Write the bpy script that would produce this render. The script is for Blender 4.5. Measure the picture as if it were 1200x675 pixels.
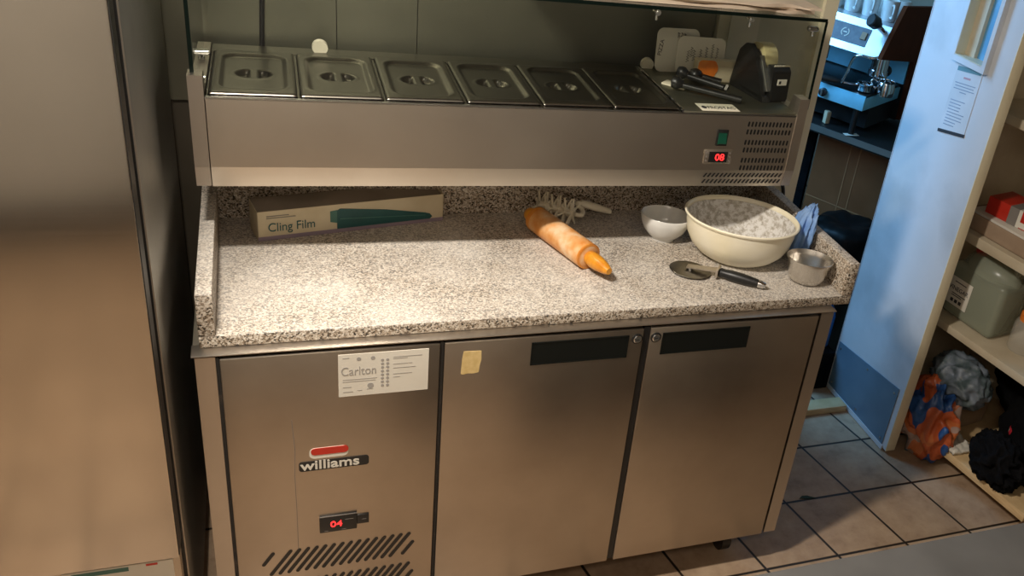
import bpy, bmesh, math, random
from mathutils import Vector, Matrix, noise
random.seed(7)
PI=math.pi
for o in list(bpy.data.objects): bpy.data.objects.remove(o)
SC=bpy.context.scene
COL=SC.collection

# ------------------------------------------------------------------ camera
cam=bpy.data.cameras.new('camera'); camo=bpy.data.objects.new('camera',cam); COL.objects.link(camo)
camo.location=(0.14205,-1.70222,1.98444)
camo.rotation_euler=(1.071356,-0.156105,-0.382803)
cam.sensor_width=36; cam.lens=1099.786/1200*36
cam.shift_x=-(793.5575-600)/1200; cam.shift_y=(341.295-337.5)/1200
cam.clip_start=.02
SC.camera=camo
# ------------------------------------------------------------------ world, lights, exposure
w=bpy.data.worlds.new('world'); SC.world=w; w.use_nodes=True
w.node_tree.nodes['Background'].inputs[0].default_value=(.9,.85,.75,1)
w.node_tree.nodes['Background'].inputs[1].default_value=.12
def area(name,loc,size,power,color,target=None,sizey=None,spread=PI):
    l=bpy.data.lights.new(name,'AREA'); l.energy=power; l.color=color; l.size=size; l.spread=spread
    if sizey: l.shape='RECTANGLE'; l.size_y=sizey
    o=bpy.data.objects.new(name,l); COL.objects.link(o); o.location=loc
    if target is not None:
        o.rotation_euler=(Vector(target)-Vector(loc)).to_track_quat('-Z','Y').to_euler()
    return o
area('ceiling_lamp_over_counter',(-.12,-.50,2.44),.30,50,(1,.91,.80),sizey=.10)
area('added_aisle_fill',(.1,-1.85,2.44),1.2,9,(1,.86,.72),sizey=.3)  # unseen fill light added to lift the fronts and the glass interior
area('daylight_in_back_room',(1.05,1.58,1.85),.8,32,(.22,.56,1.0),target=(2.2,1.0,1.15),sizey=1.1)
SC.view_settings.view_transform='Standard'; SC.view_settings.look='None'
SC.view_settings.gamma=1; SC.view_settings.use_curve_mapping=False
SC.view_settings.exposure=0.22

# ------------------------------------------------------------------ material helpers
def newmat(name):
    m=bpy.data.materials.new(name); m.use_nodes=True
    return m,m.node_tree.nodes,m.node_tree.links,m.node_tree.nodes['Principled BSDF']
def setp(p,color=None,rough=None,metal=None,**k):
    if color is not None: p.inputs['Base Color'].default_value=(*color,1)
    if rough is not None: p.inputs['Roughness'].default_value=rough
    if metal is not None: p.inputs['Metallic'].default_value=metal
    for a,b in k.items(): p.inputs[a.replace('_',' ')].default_value=b
def ramp(N,stops,interp='LINEAR'):
    r=N.new('ShaderNodeValToRGB'); r.color_ramp.interpolation=interp
    e=r.color_ramp.elements
    while len(e)>1: e.remove(e[0])
    e[0].position=stops[0][0]; c=stops[0][1]; e[0].color=(*c,1) if len(c)==3 else c
    for p,c in stops[1:]:
        q=e.new(p); q.color=(*c,1) if len(c)==3 else c
    return r
def texco(N,L,scale=(1,1,1),rot=(0,0,0),out='Object'):
    t=N.new('ShaderNodeTexCoord'); m=N.new('ShaderNodeMapping')
    m.inputs['Scale'].default_value=scale; m.inputs['Rotation'].default_value=rot
    L.new(t.outputs[out],m.inputs[0]); return m.outputs[0]
def noisy(name,c1,c2,scale=8,rough=.6,metal=0,bump=0,detail=4,stretch=(1,1,1),lo=.35,hi=.65,**k):
    m,N,L,p=newmat(name); setp(p,c1,rough,metal,**k)
    v=texco(N,L,stretch); n=N.new('ShaderNodeTexNoise'); n.inputs['Scale'].default_value=scale; n.inputs['Detail'].default_value=detail
    L.new(v,n.inputs['Vector']); r=ramp(N,[(lo,c1),(hi,c2)]); L.new(n.outputs[0],r.inputs[0]); L.new(r.outputs[0],p.inputs['Base Color'])
    if bump:
        b=N.new('ShaderNodeBump'); b.inputs['Strength'].default_value=bump; b.inputs['Distance'].default_value=.004
        L.new(n.outputs[0],b.inputs['Height']); L.new(b.outputs[0],p.inputs['Normal'])
    return m
def steel(name,c1,c2,rough=.33,brush=(2,2,120),big=2.2,var=.1):
    m,N,L,p=newmat(name); setp(p,c1,rough,1.0)
    v=texco(N,L,brush); n=N.new('ShaderNodeTexNoise'); n.inputs['Scale'].default_value=3; n.inputs['Detail'].default_value=5; L.new(v,n.inputs['Vector'])
    v2=texco(N,L,(1,1,1)); n2=N.new('ShaderNodeTexNoise'); n2.inputs['Scale'].default_value=big; n2.inputs['Detail'].default_value=5; n2.inputs['Roughness'].default_value=.6; L.new(v2,n2.inputs['Vector'])
    r=ramp(N,[(.3,c1),(.7,c2)]); L.new(n2.outputs[0],r.inputs[0]); L.new(r.outputs[0],p.inputs['Base Color'])
    a=N.new('ShaderNodeMath'); a.operation='MULTIPLY_ADD'; a.inputs[1].default_value=var; a.inputs[2].default_value=rough-var*.5; L.new(n.outputs[0],a.inputs[0])
    a2=N.new('ShaderNodeMath'); a2.operation='MULTIPLY_ADD'; a2.inputs[1].default_value=.12; L.new(n2.outputs[0],a2.inputs[0]); L.new(a.outputs[0],a2.inputs[2])
    L.new(a2.outputs[0],p.inputs['Roughness'])
    b=N.new('ShaderNodeBump'); b.inputs['Strength'].default_value=.012; b.inputs['Distance'].default_value=.0005; L.new(n.outputs[0],b.inputs['Height']); L.new(b.outputs[0],p.inputs['Normal'])
    return m
def plain(name,c,rough=.5,metal=0,**k):
    return noisy(name,c,tuple(x*.86 for x in c),scale=14,rough=rough,metal=metal,**k)
def emis(name,c,s):
    m,N,L,p=newmat(name); setp(p,c,.4); p.inputs['Emission Color'].default_value=(*c,1); p.inputs['Emission Strength'].default_value=s
    return m

M={}
M['steel']=steel('brushed_steel',(.50,.455,.40),(.60,.55,.49),.34)
M['steel_unit']=steel('unit_steel',(.70,.65,.575),(.78,.73,.65),.24,brush=(2,2,90),var=.04)
M['steel_door']=steel('brushed_steel_door',(.41,.355,.295),(.54,.48,.405),.30,var=.08)
M['steel_fridge']=steel('brushed_fridge_steel',(.50,.455,.39),(.58,.53,.46),.12,brush=(1,1,60),var=.05,big=1.2)
M['steel_side']=steel('dull_side_steel',(.30,.30,.27),(.40,.39,.36),.42,brush=(60,60,2),big=3)
M['steel_lid']=steel('dark_polished_steel',(.17,.16,.135),(.23,.215,.185),.24,var=.04,brush=(1,1,1))
M['steel_wall']=steel('wall_sheet_steel',(.20,.20,.155),(.27,.265,.205),.42,big=1.6)
M['cup_steel']=plain('satin_cup_steel',(.74,.71,.66),.27,1.0)
M['chrome']=plain('chrome',(.8,.8,.8),.12,1.0)
M['black']=plain('black_plastic',(.012,.012,.012),.38)
M['recess_black']=plain('recess_black',(.006,.008,.007),.55,Specular_IOR_Level=.2)
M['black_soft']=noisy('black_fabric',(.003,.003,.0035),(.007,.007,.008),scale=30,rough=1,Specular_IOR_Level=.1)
M['black_bag']=noisy('black_bin_liner',(.003,.003,.003),(.006,.006,.006),scale=10,rough=.45,Specular_IOR_Level=.15)
M['rubber']=noisy('dirty_black_rubber',(.01,.009,.008),(.05,.035,.025),scale=40,rough=.6,lo=.55,hi=.75)
M['cream']=noisy('cream_paint',(.78,.71,.50),(.84,.78,.58),scale=5,rough=.45)
M['cream_wall']=noisy('cream_wall_paint',(.52,.51,.39),(.64,.62,.48),scale=4,rough=.55)
M['room']=noisy('room_wall_paint',(.42,.34,.25),(.48,.40,.30),scale=2,rough=.7)
M['brown_tile']=noisy('dark_brown_tile',(.18,.068,.025),(.23,.09,.035),scale=6,rough=.35)
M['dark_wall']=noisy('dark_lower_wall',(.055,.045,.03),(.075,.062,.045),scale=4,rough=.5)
M['grout']=noisy('brown_grout',(.34,.15,.06),(.38,.18,.07),scale=20,rough=.8)
M['shelf']=noisy('cream_shelf_board',(.50,.42,.29),(.60,.52,.38),scale=9,rough=.55)
M['wood_light']=noisy('light_pine',(.55,.38,.19),(.66,.48,.26),scale=5,rough=.55,stretch=(3,3,30))
M['orange_wood']=noisy('orange_varnished_wood',(.62,.21,.03),(.75,.32,.06),scale=6,rough=.3,stretch=(9,9,1.5))
M['handle_wood']=noisy('amber_handle_wood',(.60,.22,.015),(.74,.33,.03),scale=6,rough=.3,stretch=(9,9,1.5))
M['white_china']=plain('white_china',(.74,.74,.71),.15)
M['cream_plastic']=noisy('cream_plastic',(.86,.79,.58),(.90,.85,.69),scale=7,rough=.35,lo=.4,hi=.6)
M['cardboard']=noisy('brown_cardboard',(.30,.21,.14),(.38,.28,.19),scale=12,rough=.85)
M['cream_card']=noisy('cream_printed_card',(.52,.44,.29),(.60,.52,.36),scale=10,rough=.7)
M['card_inner']=noisy('grey_card_inside',(.22,.18,.14),(.28,.23,.18),scale=10,rough=.8)
M['lilac']=plain('lilac_card_strip',(.28,.22,.27),.7)
M['teal']=plain('teal_print',(.012,.085,.085),.45)
M['teal_light']=plain('pale_teal_print',(.06,.17,.14),.5)
M['white_room']=noisy('off_white_wall',(.46,.455,.43),(.52,.515,.49),scale=2,rough=.6)
M['paper']=noisy('white_paper',(.66,.62,.53),(.72,.69,.60),scale=6,rough=.75)
M['sheet']=noisy('pinkish_paper',(.64,.52,.40),(.72,.60,.47),scale=8,rough=.8)
M['ink']=plain('dark_ink',(.03,.03,.035),.7)
M['ink_grey']=plain('grey_ink',(.22,.20,.18),.7)
M['ink_pale']=plain('pale_grey_ink',(.36,.34,.31),.7)
M['notice_ink']=plain('faded_blue_ink',(.25,.32,.42),.7)
M['ink_red']=plain('red_ink',(.5,.05,.04),.6)
M['tape_yellow']=noisy('old_masking_tape',(.62,.45,.18),(.72,.55,.26),scale=60,rough=.7)
M['red']=plain('red_enamel',(.55,.03,.015),.4)
M['orange']=noisy('orange_sticker',(.75,.18,.02),(.85,.28,.04),scale=20,rough=.5)
M['blue_paper']=noisy('blue_paper_towel',(.14,.28,.58),(.26,.42,.72),scale=25,rough=.9,bump=.6)
M['plastic_white']=plain('off_white_plastic',(.80,.74,.58),.5)
M['green_switch']=plain('green_rocker',(.005,.07,.04),.3)
M['led']=emis('red_led',(1,.02,.02),3.0)
M['blue_bottle']=plain('blue_plastic',(.02,.16,.50),.3)
M['machine']=plain('pale_machine_steel',(.70,.74,.78),.3,0.6)
M['machine_dark']=noisy('dark_grey_panel',(.09,.10,.12),(.13,.14,.16),scale=60,rough=.5)
M['brown_side']=plain('dark_brown_side_panel',(.10,.026,.009),.8,Specular_IOR_Level=.1)
M['machine_blue']=plain('blue_tinted_steel',(.26,.70,.92),.35,0.1)
M['kick']=noisy('blue_grey_kick_plate',(.10,.17,.24),(.14,.22,.30),scale=5,rough=.4)
M['edge_glass']=plain('dark_glass_edge',(.003,.008,.006),.35,Specular_IOR_Level=.15)
M['header_teal']=plain('teal_header',(.12,.26,.30),.6)
M['taped']=noisy('clear_tape_roll',(.60,.52,.26),(.66,.60,.34),scale=20,rough=.3)
M['cork']=plain('brown_core',(.12,.09,.06),.7)
M['table']=noisy('scuffed_grey_steel',(.068,.066,.064),(.10,.098,.095),scale=5,rough=.6)
M['faded_red']=plain('faded_red_ink',(.50,.30,.34),.7)
M['leaf']=plain('dark_green_leaf',(.02,.045,.015),.6)

def door_paint():
    m,N,L,p=newmat('white_door_paint'); setp(p,(.7,.72,.74),.5)
    n=N.new('ShaderNodeTexNoise'); n.inputs['Scale'].default_value=3; n.inputs['Detail'].default_value=6; L.new(texco(N,L),n.inputs['Vector'])
    r=ramp(N,[(.30,(.44,.47,.50)),(.5,(.60,.63,.67)),(.75,(.54,.58,.62))]); L.new(n.outputs[0],r.inputs[0]); L.new(r.outputs[0],p.inputs['Base Color'])
    return m
M['door']=door_paint()
def glass(name,tint=(.955,.97,.955),f=1.0):
    m,N,L,p=newmat(name); N.remove(p)
    out=[n for n in N if n.type=='OUTPUT_MATERIAL'][0]
    t=N.new('ShaderNodeBsdfTransparent'); t.inputs[0].default_value=(*tint,1)
    g=N.new('ShaderNodeBsdfGlossy'); g.inputs['Roughness'].default_value=.02
    fr=N.new('ShaderNodeFresnel'); fr.inputs[0].default_value=1.45
    ge=N.new('ShaderNodeNewGeometry'); s1=N.new('ShaderNodeMath'); s1.operation='SUBTRACT'; s1.inputs[0].default_value=1; L.new(ge.outputs['Backfacing'],s1.inputs[1])
    s2=N.new('ShaderNodeMath'); s2.operation='MULTIPLY'; L.new(fr.outputs[0],s2.inputs[0]); L.new(s1.outputs[0],s2.inputs[1])
    mx=N.new('ShaderNodeMixShader'); L.new(s2.outputs[0],mx.inputs[0]); L.new(t.outputs[0],mx.inputs[1]); L.new(g.outputs[0],mx.inputs[2]); L.new(mx.outputs[0],out.inputs[0])
    return m
M['glass']=glass('clear_glass')
M['glass_door']=noisy('painted_blue_reflection_pane',(.10,.30,.50),(.16,.38,.58),scale=5,rough=.25)  # reflected blue daylight is painted into the pane's colour
def translucent(name,c,alpha,rough=.3):
    m,N,L,p=newmat(name); setp(p,c,rough); p.inputs['Alpha'].default_value=alpha; return m
M['jug']=translucent('cloudy_plastic',(.42,.45,.34),.50,.25)
M['jar']=translucent('clear_plastic_jar',(.75,.72,.62),.28,.1)
M['vinegar']=translucent('pale_liquid',(.20,.22,.15),.75,.2)

def granite():
    m,N,L,p=newmat('speckled_granite'); setp(p,(.6,.55,.48),.28)
    v=texco(N,L)
    vo=N.new('ShaderNodeTexVoronoi'); vo.inputs['Scale'].default_value=290; vo.inputs['Randomness'].default_value=1; L.new(v,vo.inputs['Vector'])
    sep=N.new('ShaderNodeSeparateColor'); L.new(vo.outputs['Color'],sep.inputs[0])
    r=ramp(N,[(0,(.035,.028,.022)),(.08,(.12,.09,.062)),(.20,(.27,.21,.15)),(.36,(.44,.37,.29)),(.58,(.55,.49,.41)),(.8,(.66,.61,.53))],'CONSTANT')
    L.new(sep.outputs[0],r.inputs[0])
    v3=N.new('ShaderNodeTexVoronoi'); v3.inputs['Scale'].default_value=420; L.new(v,v3.inputs['Vector'])
    s3=N.new('ShaderNodeSeparateColor'); L.new(v3.outputs['Color'],s3.inputs[0])
    r3=ramp(N,[(0,(.22,.20,.18)),(.13,(.75,.7,.64)),(.5,(1,1,1))],'CONSTANT'); L.new(s3.outputs[1],r3.inputs[0])
    mul=N.new('ShaderNodeMixRGB'); mul.blend_type='MULTIPLY'; mul.inputs[0].default_value=.75; L.new(r.outputs[0],mul.inputs[1]); L.new(r3.outputs[0],mul.inputs[2])
    # broad clouding and a dusting of flour lying on upward faces
    n=N.new('ShaderNodeTexNoise'); n.inputs['Scale'].default_value=4; n.inputs['Detail'].default_value=7; n.inputs['Roughness'].default_value=.65; L.new(v,n.inputs['Vector'])
    g=N.new('ShaderNodeNewGeometry'); p.inputs['Specular IOR Level'].default_value=.3; sx=N.new('ShaderNodeSeparateXYZ'); L.new(g.outputs['Normal'],sx.inputs[0])
    rr=ramp(N,[(.36,(.13,.13,.13)),(.72,(.60,.60,.60))]); L.new(n.outputs[0],rr.inputs[0])
    up=N.new('ShaderNodeMath'); up.operation='MULTIPLY'; up.use_clamp=True; L.new(sx.outputs[2],up.inputs[0]); L.new(rr.outputs[0],up.inputs[1])
    fl=N.new('ShaderNodeMixRGB'); fl.inputs[2].default_value=(.84,.81,.76,1); L.new(up.outputs[0],fl.inputs[0]); L.new(mul.outputs[0],fl.inputs[1])
    L.new(fl.outputs[0],p.inputs['Base Color'])
    ro=N.new('ShaderNodeMath'); ro.operation='MULTIPLY_ADD'; ro.inputs[1].default_value=.5; ro.inputs[2].default_value=.42; L.new(up.outputs[0],ro.inputs[0]); L.new(ro.outputs[0],p.inputs['Roughness'])
    return m
M['granite']=granite()
def floortile():
    m,N,L,p=newmat('floor_tiles'); setp(p,(.3,.2,.12),.45)
    v=texco(N,L); s=N.new('ShaderNodeSeparateXYZ'); L.new(v,s.inputs[0])
    def math_(op,a,b):
        q=N.new('ShaderNodeMath'); q.operation=op
        for i,z in enumerate((a,b)):
            if z is None: continue
            if isinstance(z,(int,float)): q.inputs[i].default_value=z
            else: L.new(z,q.inputs[i])
        return q.outputs[0]
    yy=math_('SUBTRACT',s.outputs[1],.225)
    x=math_('SUBTRACT',math_('ADD',s.outputs[0],math_('MULTIPLY',yy,.21)),1.64)
    gx=math_('DIVIDE',x,.25); gy=math_('DIVIDE',yy,.25)
    def edge(g):
        f=math_('FRACT',g,None); a=math_('SUBTRACT',f,.5); a=math_('ABSOLUTE',a,None); return a
    e=math_('MAXIMUM',edge(gx),edge(gy))
    n=N.new('ShaderNodeTexNoise'); n.inputs['Scale'].default_value=9; n.inputs['Detail'].default_value=8; n.inputs['Roughness'].default_value=.7; L.new(v,n.inputs['Vector'])
    e2=math_('ADD',e,math_('MULTIPLY',math_('SUBTRACT',n.outputs[0],.5),.012))
    gm=ramp(N,[(.480,(0,0,0)),(.486,(1,1,1))]); L.new(e2,gm.inputs[0])
    wn=N.new('ShaderNodeTexWhiteNoise'); cb=N.new('ShaderNodeCombineXYZ'); L.new(math_('FLOOR',gx,None),cb.inputs[0]); L.new(math_('FLOOR',gy,None),cb.inputs[1]); L.new(cb.outputs[0],wn.inputs[0])
    c=ramp(N,[(.28,(.25,.165,.10)),(.45,(.40,.28,.185)),(.62,(.48,.35,.235)),(.8,(.32,.21,.13))]); L.new(n.outputs[0],c.inputs[0])
    hv=N.new('ShaderNodeHueSaturation'); L.new(c.outputs[0],hv.inputs['Color']); L.new(math_('ADD',math_('MULTIPLY',wn.outputs[0],.2),.9),hv.inputs['Value'])
    mx=N.new('ShaderNodeMixRGB'); L.new(gm.outputs[0],mx.inputs[0]); L.new(hv.outputs[0],mx.inputs[1]); mx.inputs[2].default_value=(.02,.014,.008,1)
    L.new(mx.outputs[0],p.inputs['Base Color'])
    b=N.new('ShaderNodeBump'); b.inputs['Distance'].default_value=.003; b.inputs['Strength'].default_value=.6; b.invert=True; L.new(gm.outputs[0],b.inputs['Height']); L.new(b.outputs[0],p.inputs['Normal'])
    return m
M['floor']=floortile()
def flour():
    m,N,L,p=newmat('flour_and_dough_residue'); setp(p,(.8,.78,.74),.9)
    v=texco(N,L); n=N.new('ShaderNodeTexNoise'); n.inputs['Scale'].default_value=62; n.inputs['Detail'].default_value=7; n.inputs['Roughness'].default_value=.75; L.new(v,n.inputs['Vector'])
    r=ramp(N,[(.40,(.50,.46,.39)),(.47,(.66,.62,.55)),(.54,(.90,.88,.84))]); L.new(n.outputs[0],r.inputs[0]); L.new(r.outputs[0],p.inputs['Base Color'])
    b=N.new('ShaderNodeBump'); b.inputs['Distance'].default_value=.008; L.new(n.outputs[0],b.inputs['Height']); L.new(b.outputs[0],p.inputs['Normal'])
    return m
M['flour']=flour()
def carrier():
    m,N,L,p=newmat('orange_and_blue_carrier_bag'); setp(p,(.6,.2,.1),.35)
    n=N.new('ShaderNodeTexNoise'); n.inputs['Scale'].default_value=7; n.inputs['Detail'].default_value=2; L.new(texco(N,L,(1,1,.7)),n.inputs['Vector'])
    r=ramp(N,[(0,(.03,.10,.30)),(.43,(.02,.07,.24)),(.46,(.48,.10,.03)),(.56,(.55,.16,.05)),(.62,(.42,.30,.25)),(.70,(.03,.16,.30))],'CONSTANT'); L.new(n.outputs[0],r.inputs[0]); L.new(r.outputs[0],p.inputs['Base Color'])
    return m
M['carrier']=carrier()
def floral():
    m,N,L,p=newmat('black_cloth_with_red_flowers'); setp(p,(.01,.01,.01),1.0); p.inputs['Specular IOR Level'].default_value=.1
    vo=N.new('ShaderNodeTexVoronoi'); vo.inputs['Scale'].default_value=9; L.new(texco(N,L),vo.inputs['Vector'])
    r=ramp(N,[(0,(.55,.5,.4)),(.07,(.40,.02,.03)),(.16,(.004,.004,.0045))],'CONSTANT'); L.new(vo.outputs['Distance'],r.inputs[0]); L.new(r.outputs[0],p.inputs['Base Color'])
    return m
M['floral']=floral()
M['white_bag']=noisy('pale_patterned_bag',(.17,.20,.24),(.06,.085,.09),scale=22,rough=.5,lo=.4,hi=.6)

# ------------------------------------------------------------------ object helpers
def link(name,me,mat,parent=None):
    o=bpy.data.objects.new(name,me); COL.objects.link(o)
    if mat is not None:
        for m in (mat if isinstance(mat,list) else [mat]): me.materials.append(M[m])
    if parent: o.parent=parent
    return o
def obj(name,bm,mat,parent=None,smooth=None):
    me=bpy.data.meshes.new(name); bmesh.ops.recalc_face_normals(bm,faces=bm.faces[:]); bm.to_mesh(me); bm.free()
    if smooth=='all':
        for p in me.polygons: p.use_smooth=True
    elif smooth:
        for p in me.polygons: p.use_smooth=True
        try: me.set_sharp_from_angle(angle=math.radians(smooth))
        except Exception: pass
    return link(name,me,mat,parent)
def empty(name,loc=(0,0,0),rz=0,rot=None):
    o=bpy.data.objects.new(name,None); COL.objects.link(o); o.location=loc; o.rotation_euler=rot or (0,0,rz); o.empty_display_size=.05
    return o
def tag(o,label,cat,group=None,kind=None):
    o['label']=label; o['category']=cat
    if group: o['group']=group
    if kind: o['kind']=kind
    return o
def struct(o,label=None,cat=None):
    o['kind']='structure'
    if label: o['label']=label
    if cat: o['category']=cat
    return o
def B(): return bmesh.new()
def box(bm,a,b,bev=0,mat=None,seg=2):
    vs=[bm.verts.new((x,y,z)) for x in (a[0],b[0]) for y in (a[1],b[1]) for z in (a[2],b[2])]
    F=[(0,1,3,2),(4,6,7,5),(0,4,5,1),(2,3,7,6),(0,2,6,4),(1,5,7,3)]
    fs=[bm.faces.new([vs[i] for i in f]) for f in F]
    if bev:
        es=list({e for f in fs for e in f.edges})
        r=bmesh.ops.bevel(bm,geom=es,offset=bev,segments=seg,affect='EDGES',profile=.5)
        vs=list({v for f in r['faces'] for v in f.verts}|{v for v in vs if v.is_valid})
    if mat is not None:
        bm.transform(mat) if len(bm.verts)==len(vs) else [setattr(v,'co',mat@v.co) for v in vs]
    return vs
def bx(name,a,b,mat,parent=None,bev=0):
    bm=B(); box(bm,a,b,bev); return obj(name,bm,mat,parent,30 if bev else None)
def cyl(bm,p0,p1,r0,r1=None,seg=20,cap=True):
    r1=r0 if r1 is None else r1
    p0=Vector(p0);p1=Vector(p1);d=(p1-p0).normalized()
    q=d.to_track_quat('Z','Y').to_matrix()
    A=[];C=[]
    for i in range(seg):
        a=2*PI*i/seg;u=q@Vector((math.cos(a),math.sin(a),0))
        A.append(bm.verts.new(p0+u*r0));C.append(bm.verts.new(p1+u*r1))
    for i in range(seg):
        j=(i+1)%seg;bm.faces.new((A[i],A[j],C[j],C[i]))
    if cap: bm.faces.new(A[::-1]);bm.faces.new(C)
def lathe(bm,prof,seg=40,M4=None,cap0=True,cap1=False):
    rings=[]
    for r,z in prof:
        ring=[]
        for i in range(seg):
            a=2*PI*i/seg;c=Vector((r*math.cos(a),r*math.sin(a),z))
            if M4 is not None: c=M4@c
            ring.append(bm.verts.new(c))
        rings.append(ring)
    for A,C in zip(rings,rings[1:]):
        for i in range(seg):
            j=(i+1)%seg;bm.faces.new((A[i],A[j],C[j],C[i]))
    if cap0: bm.faces.new(rings[0][::-1])
    if cap1: bm.faces.new(rings[-1])
def prism(bm,pts,axis,a,b):
    """extrude a 2D polygon along axis 'x','y' or 'z' from a to b"""
    def v(p,t): return {'x':(t,p[0],p[1]),'y':(p[0],t,p[1]),'z':(p[0],p[1],t)}[axis]
    A=[bm.verts.new(v(p,a)) for p in pts];C=[bm.verts.new(v(p,b)) for p in pts]
    n=len(pts)
    for i in range(n):
        j=(i+1)%n;bm.faces.new((A[i],A[j],C[j],C[i]))
    bm.faces.new(A[::-1]);bm.faces.new(C)
def tube(bm,pts,r,seg=10,closed=False):
    pts=[Vector(p) for p in pts];rings=[];n=len(pts)
    up=Vector((0,0,1))
    for k,p in enumerate(pts):
        d=(pts[min(k+1,n-1)]-pts[max(k-1,0)]).normalized()
        if abs(d.dot(up))>.95: s=d.cross(Vector((1,0,0))).normalized()
        else: s=d.cross(up).normalized()
        t=d.cross(s)
        rr=r[k] if isinstance(r,(list,tuple)) else r
        rings.append([bm.verts.new(p+(s*math.cos(2*PI*i/seg)+t*math.sin(2*PI*i/seg))*rr) for i in range(seg)])
    for A,C in zip(rings,rings[1:]):
        for i in range(seg):
            j=(i+1)%seg;bm.faces.new((A[i],A[j],C[j],C[i]))
    bm.faces.new(rings[0][::-1]);bm.faces.new(rings[-1])
def smoothpts(P,n=8):
    P=[Vector(p) for p in P];Q=[P[0]]+P+[P[-1]];out=[]
    for i in range(1,len(Q)-2):
        for k in range(n):
            t=k/n;a,b,c,d=Q[i-1:i+3]
            out.append(.5*((2*b)+(-a+c)*t+(2*a-5*b+4*c-d)*t*t+(-a+3*b-3*c+d)*t**3))
    out.append(P[-1]);return out
def blob(c,r,seed,amp=.18,freq=3.0,sub=5,flat=None,ridge=True,zf=1.0):
    bm=B(); bmesh.ops.create_icosphere(bm,subdivisions=sub,radius=1)
    off=Vector((seed*7.3,seed*3.1,seed*1.7))
    for v in bm.verts:
        d=v.co.normalized(); d0=d.copy(); d=Vector((d.x,d.y,d.z*zf))
        k=noise.fractal(d*freq+off,1.0,2.0,4)
        if ridge: k=1.0-abs(noise.noise(d*freq+off))*2.2 + .4*k-.6
        s=1+amp*k
        p=Vector((d0.x*r[0],d0.y*r[1],d0.z*r[2]))*s+Vector(c)
        if flat is not None and p.z<flat: p.z=flat+.0*(p.z-flat)
        v.co=p
    return bm
def text(name,s,size,mat,parent,loc,rot=(PI/2,0,0),depth=.0004,align='LEFT',sx=1.0,shear=0,bold=0):
    cu=bpy.data.curves.new(name,'FONT'); cu.body=s; cu.size=size; cu.extrude=depth; cu.align_x=align; cu.shear=shear; cu.offset=bold
    t=bpy.data.objects.new(name,cu); COL.objects.link(t)
    bpy.context.view_layer.update()
    me=bpy.data.meshes.new_from_object(t); bpy.data.objects.remove(t)
    for v in me.vertices: v.co.x*=sx
    me.materials.clear()
    o=link(name,me,mat,parent); o.location=loc; o.rotation_euler=rot
    return o

# ------------------------------------------------------------------ the room
struct(bx('floor',(-1.6,-2.4,-.05),(3.2,3.2,0),'floor'))
struct(bx('ceiling',(-1.6,-2.4,2.5),(3.2,3.2,2.56),'room'))
struct(bx('wall_left',(-1.7,-2.5,0),(-1.6,3.2,2.5),'room'))
struct(bx('wall_right',(3.2,-2.5,0),(3.3,3.2,2.5),'room'))
struct(bx('wall_front',(-1.6,-2.5,0),(3.3,-2.4,2.5),'white_room'))
struct(bx('baseboard_front',(-1.6,-2.4,0),(3.3,-2.38,.26),'rubber'))
struct(bx('wall_far',(-1.6,3.1,0),(3.2,3.2,2.5),'brown_tile'))
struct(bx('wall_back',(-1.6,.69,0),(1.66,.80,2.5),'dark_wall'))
struct(bx('wall_side',(1.318,.665,0),(1.640,.69,2.5),'cream_wall'))       # painted end of the back wall
# steel sheets on the back wall
t=empty('trim_1',(0,.69,0)); struct(t)
xs=[-1.2,-.45,.320,.508,1.314]
for a,b in zip(xs,xs[1:]):
    s=bx('steel_sheet',(a+.001,-.010,1.152),(b-.001,0,2.4),'steel_wall',t)
t=bx('trim_2',(1.635,.650,0),(1.678,.82,2.5),'cream'); struct(t)
t=bx('trim_3',(1.350,.657,0),(1.361,.667,2.5),'cream_wall'); struct(t)
t=bx('trim_4',(1.68,.64,0),(2.12,.70,.028),'wood_light',bev=.004); struct(t)

# ------------------------------------------------------------------ prep counter
ct=tag(empty('prep_counter',(0,0,0)),'stainless steel refrigerated counter with three door panels under the granite worktop','counter')
bm=B()
box(bm,(0,.004,.125),(.036,.660,.868))           # left post and side
box(bm,(1.4185,.004,.125),(1.455,.660,.868))      # right post and side
box(bm,(.036,.63,.125),(1.418,.660,.862))
box(bm,(.036,.05,.125),(1.418,.63,.15))
box(bm,(-.004,.014,.8715),(1.457,.660,.8725))
obj('cabinet_body',bm,'steel',ct)
bx('top_rail',(-.006,.0015,.8708),(1.461,.045,.8733),'steel',ct,.0008)
bx('inner_recess',(.034,.03,.13),(1.42,.06,.8688),'black',ct)
bm=B(); box(bm,(0,.008,.872),(1.457,.04,.8735)); box(bm,(-.006,.006,.871),(1.458,.02,.8735)); bm.free()
doors=[(.043,.468,'panel'),(.477,.935,'door'),(.952,1.410,'door')]
def panel_box(x0,x1,z0,z1,holes=None):
    bm=B(); box(bm,(x0,0,z0),(x1,.028,z1),.0025); return bm
pn=obj('machine_panel',panel_box(.043,.468,.125,.8635),'steel_door',ct,30)
d1=obj('cabinet_door',panel_box(.477,.935,.125,.8635),'steel_door',ct,30)
d2=obj('cabinet_door',panel_box(.952,1.410,.125,.8635),'steel_door',ct,30)
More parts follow.
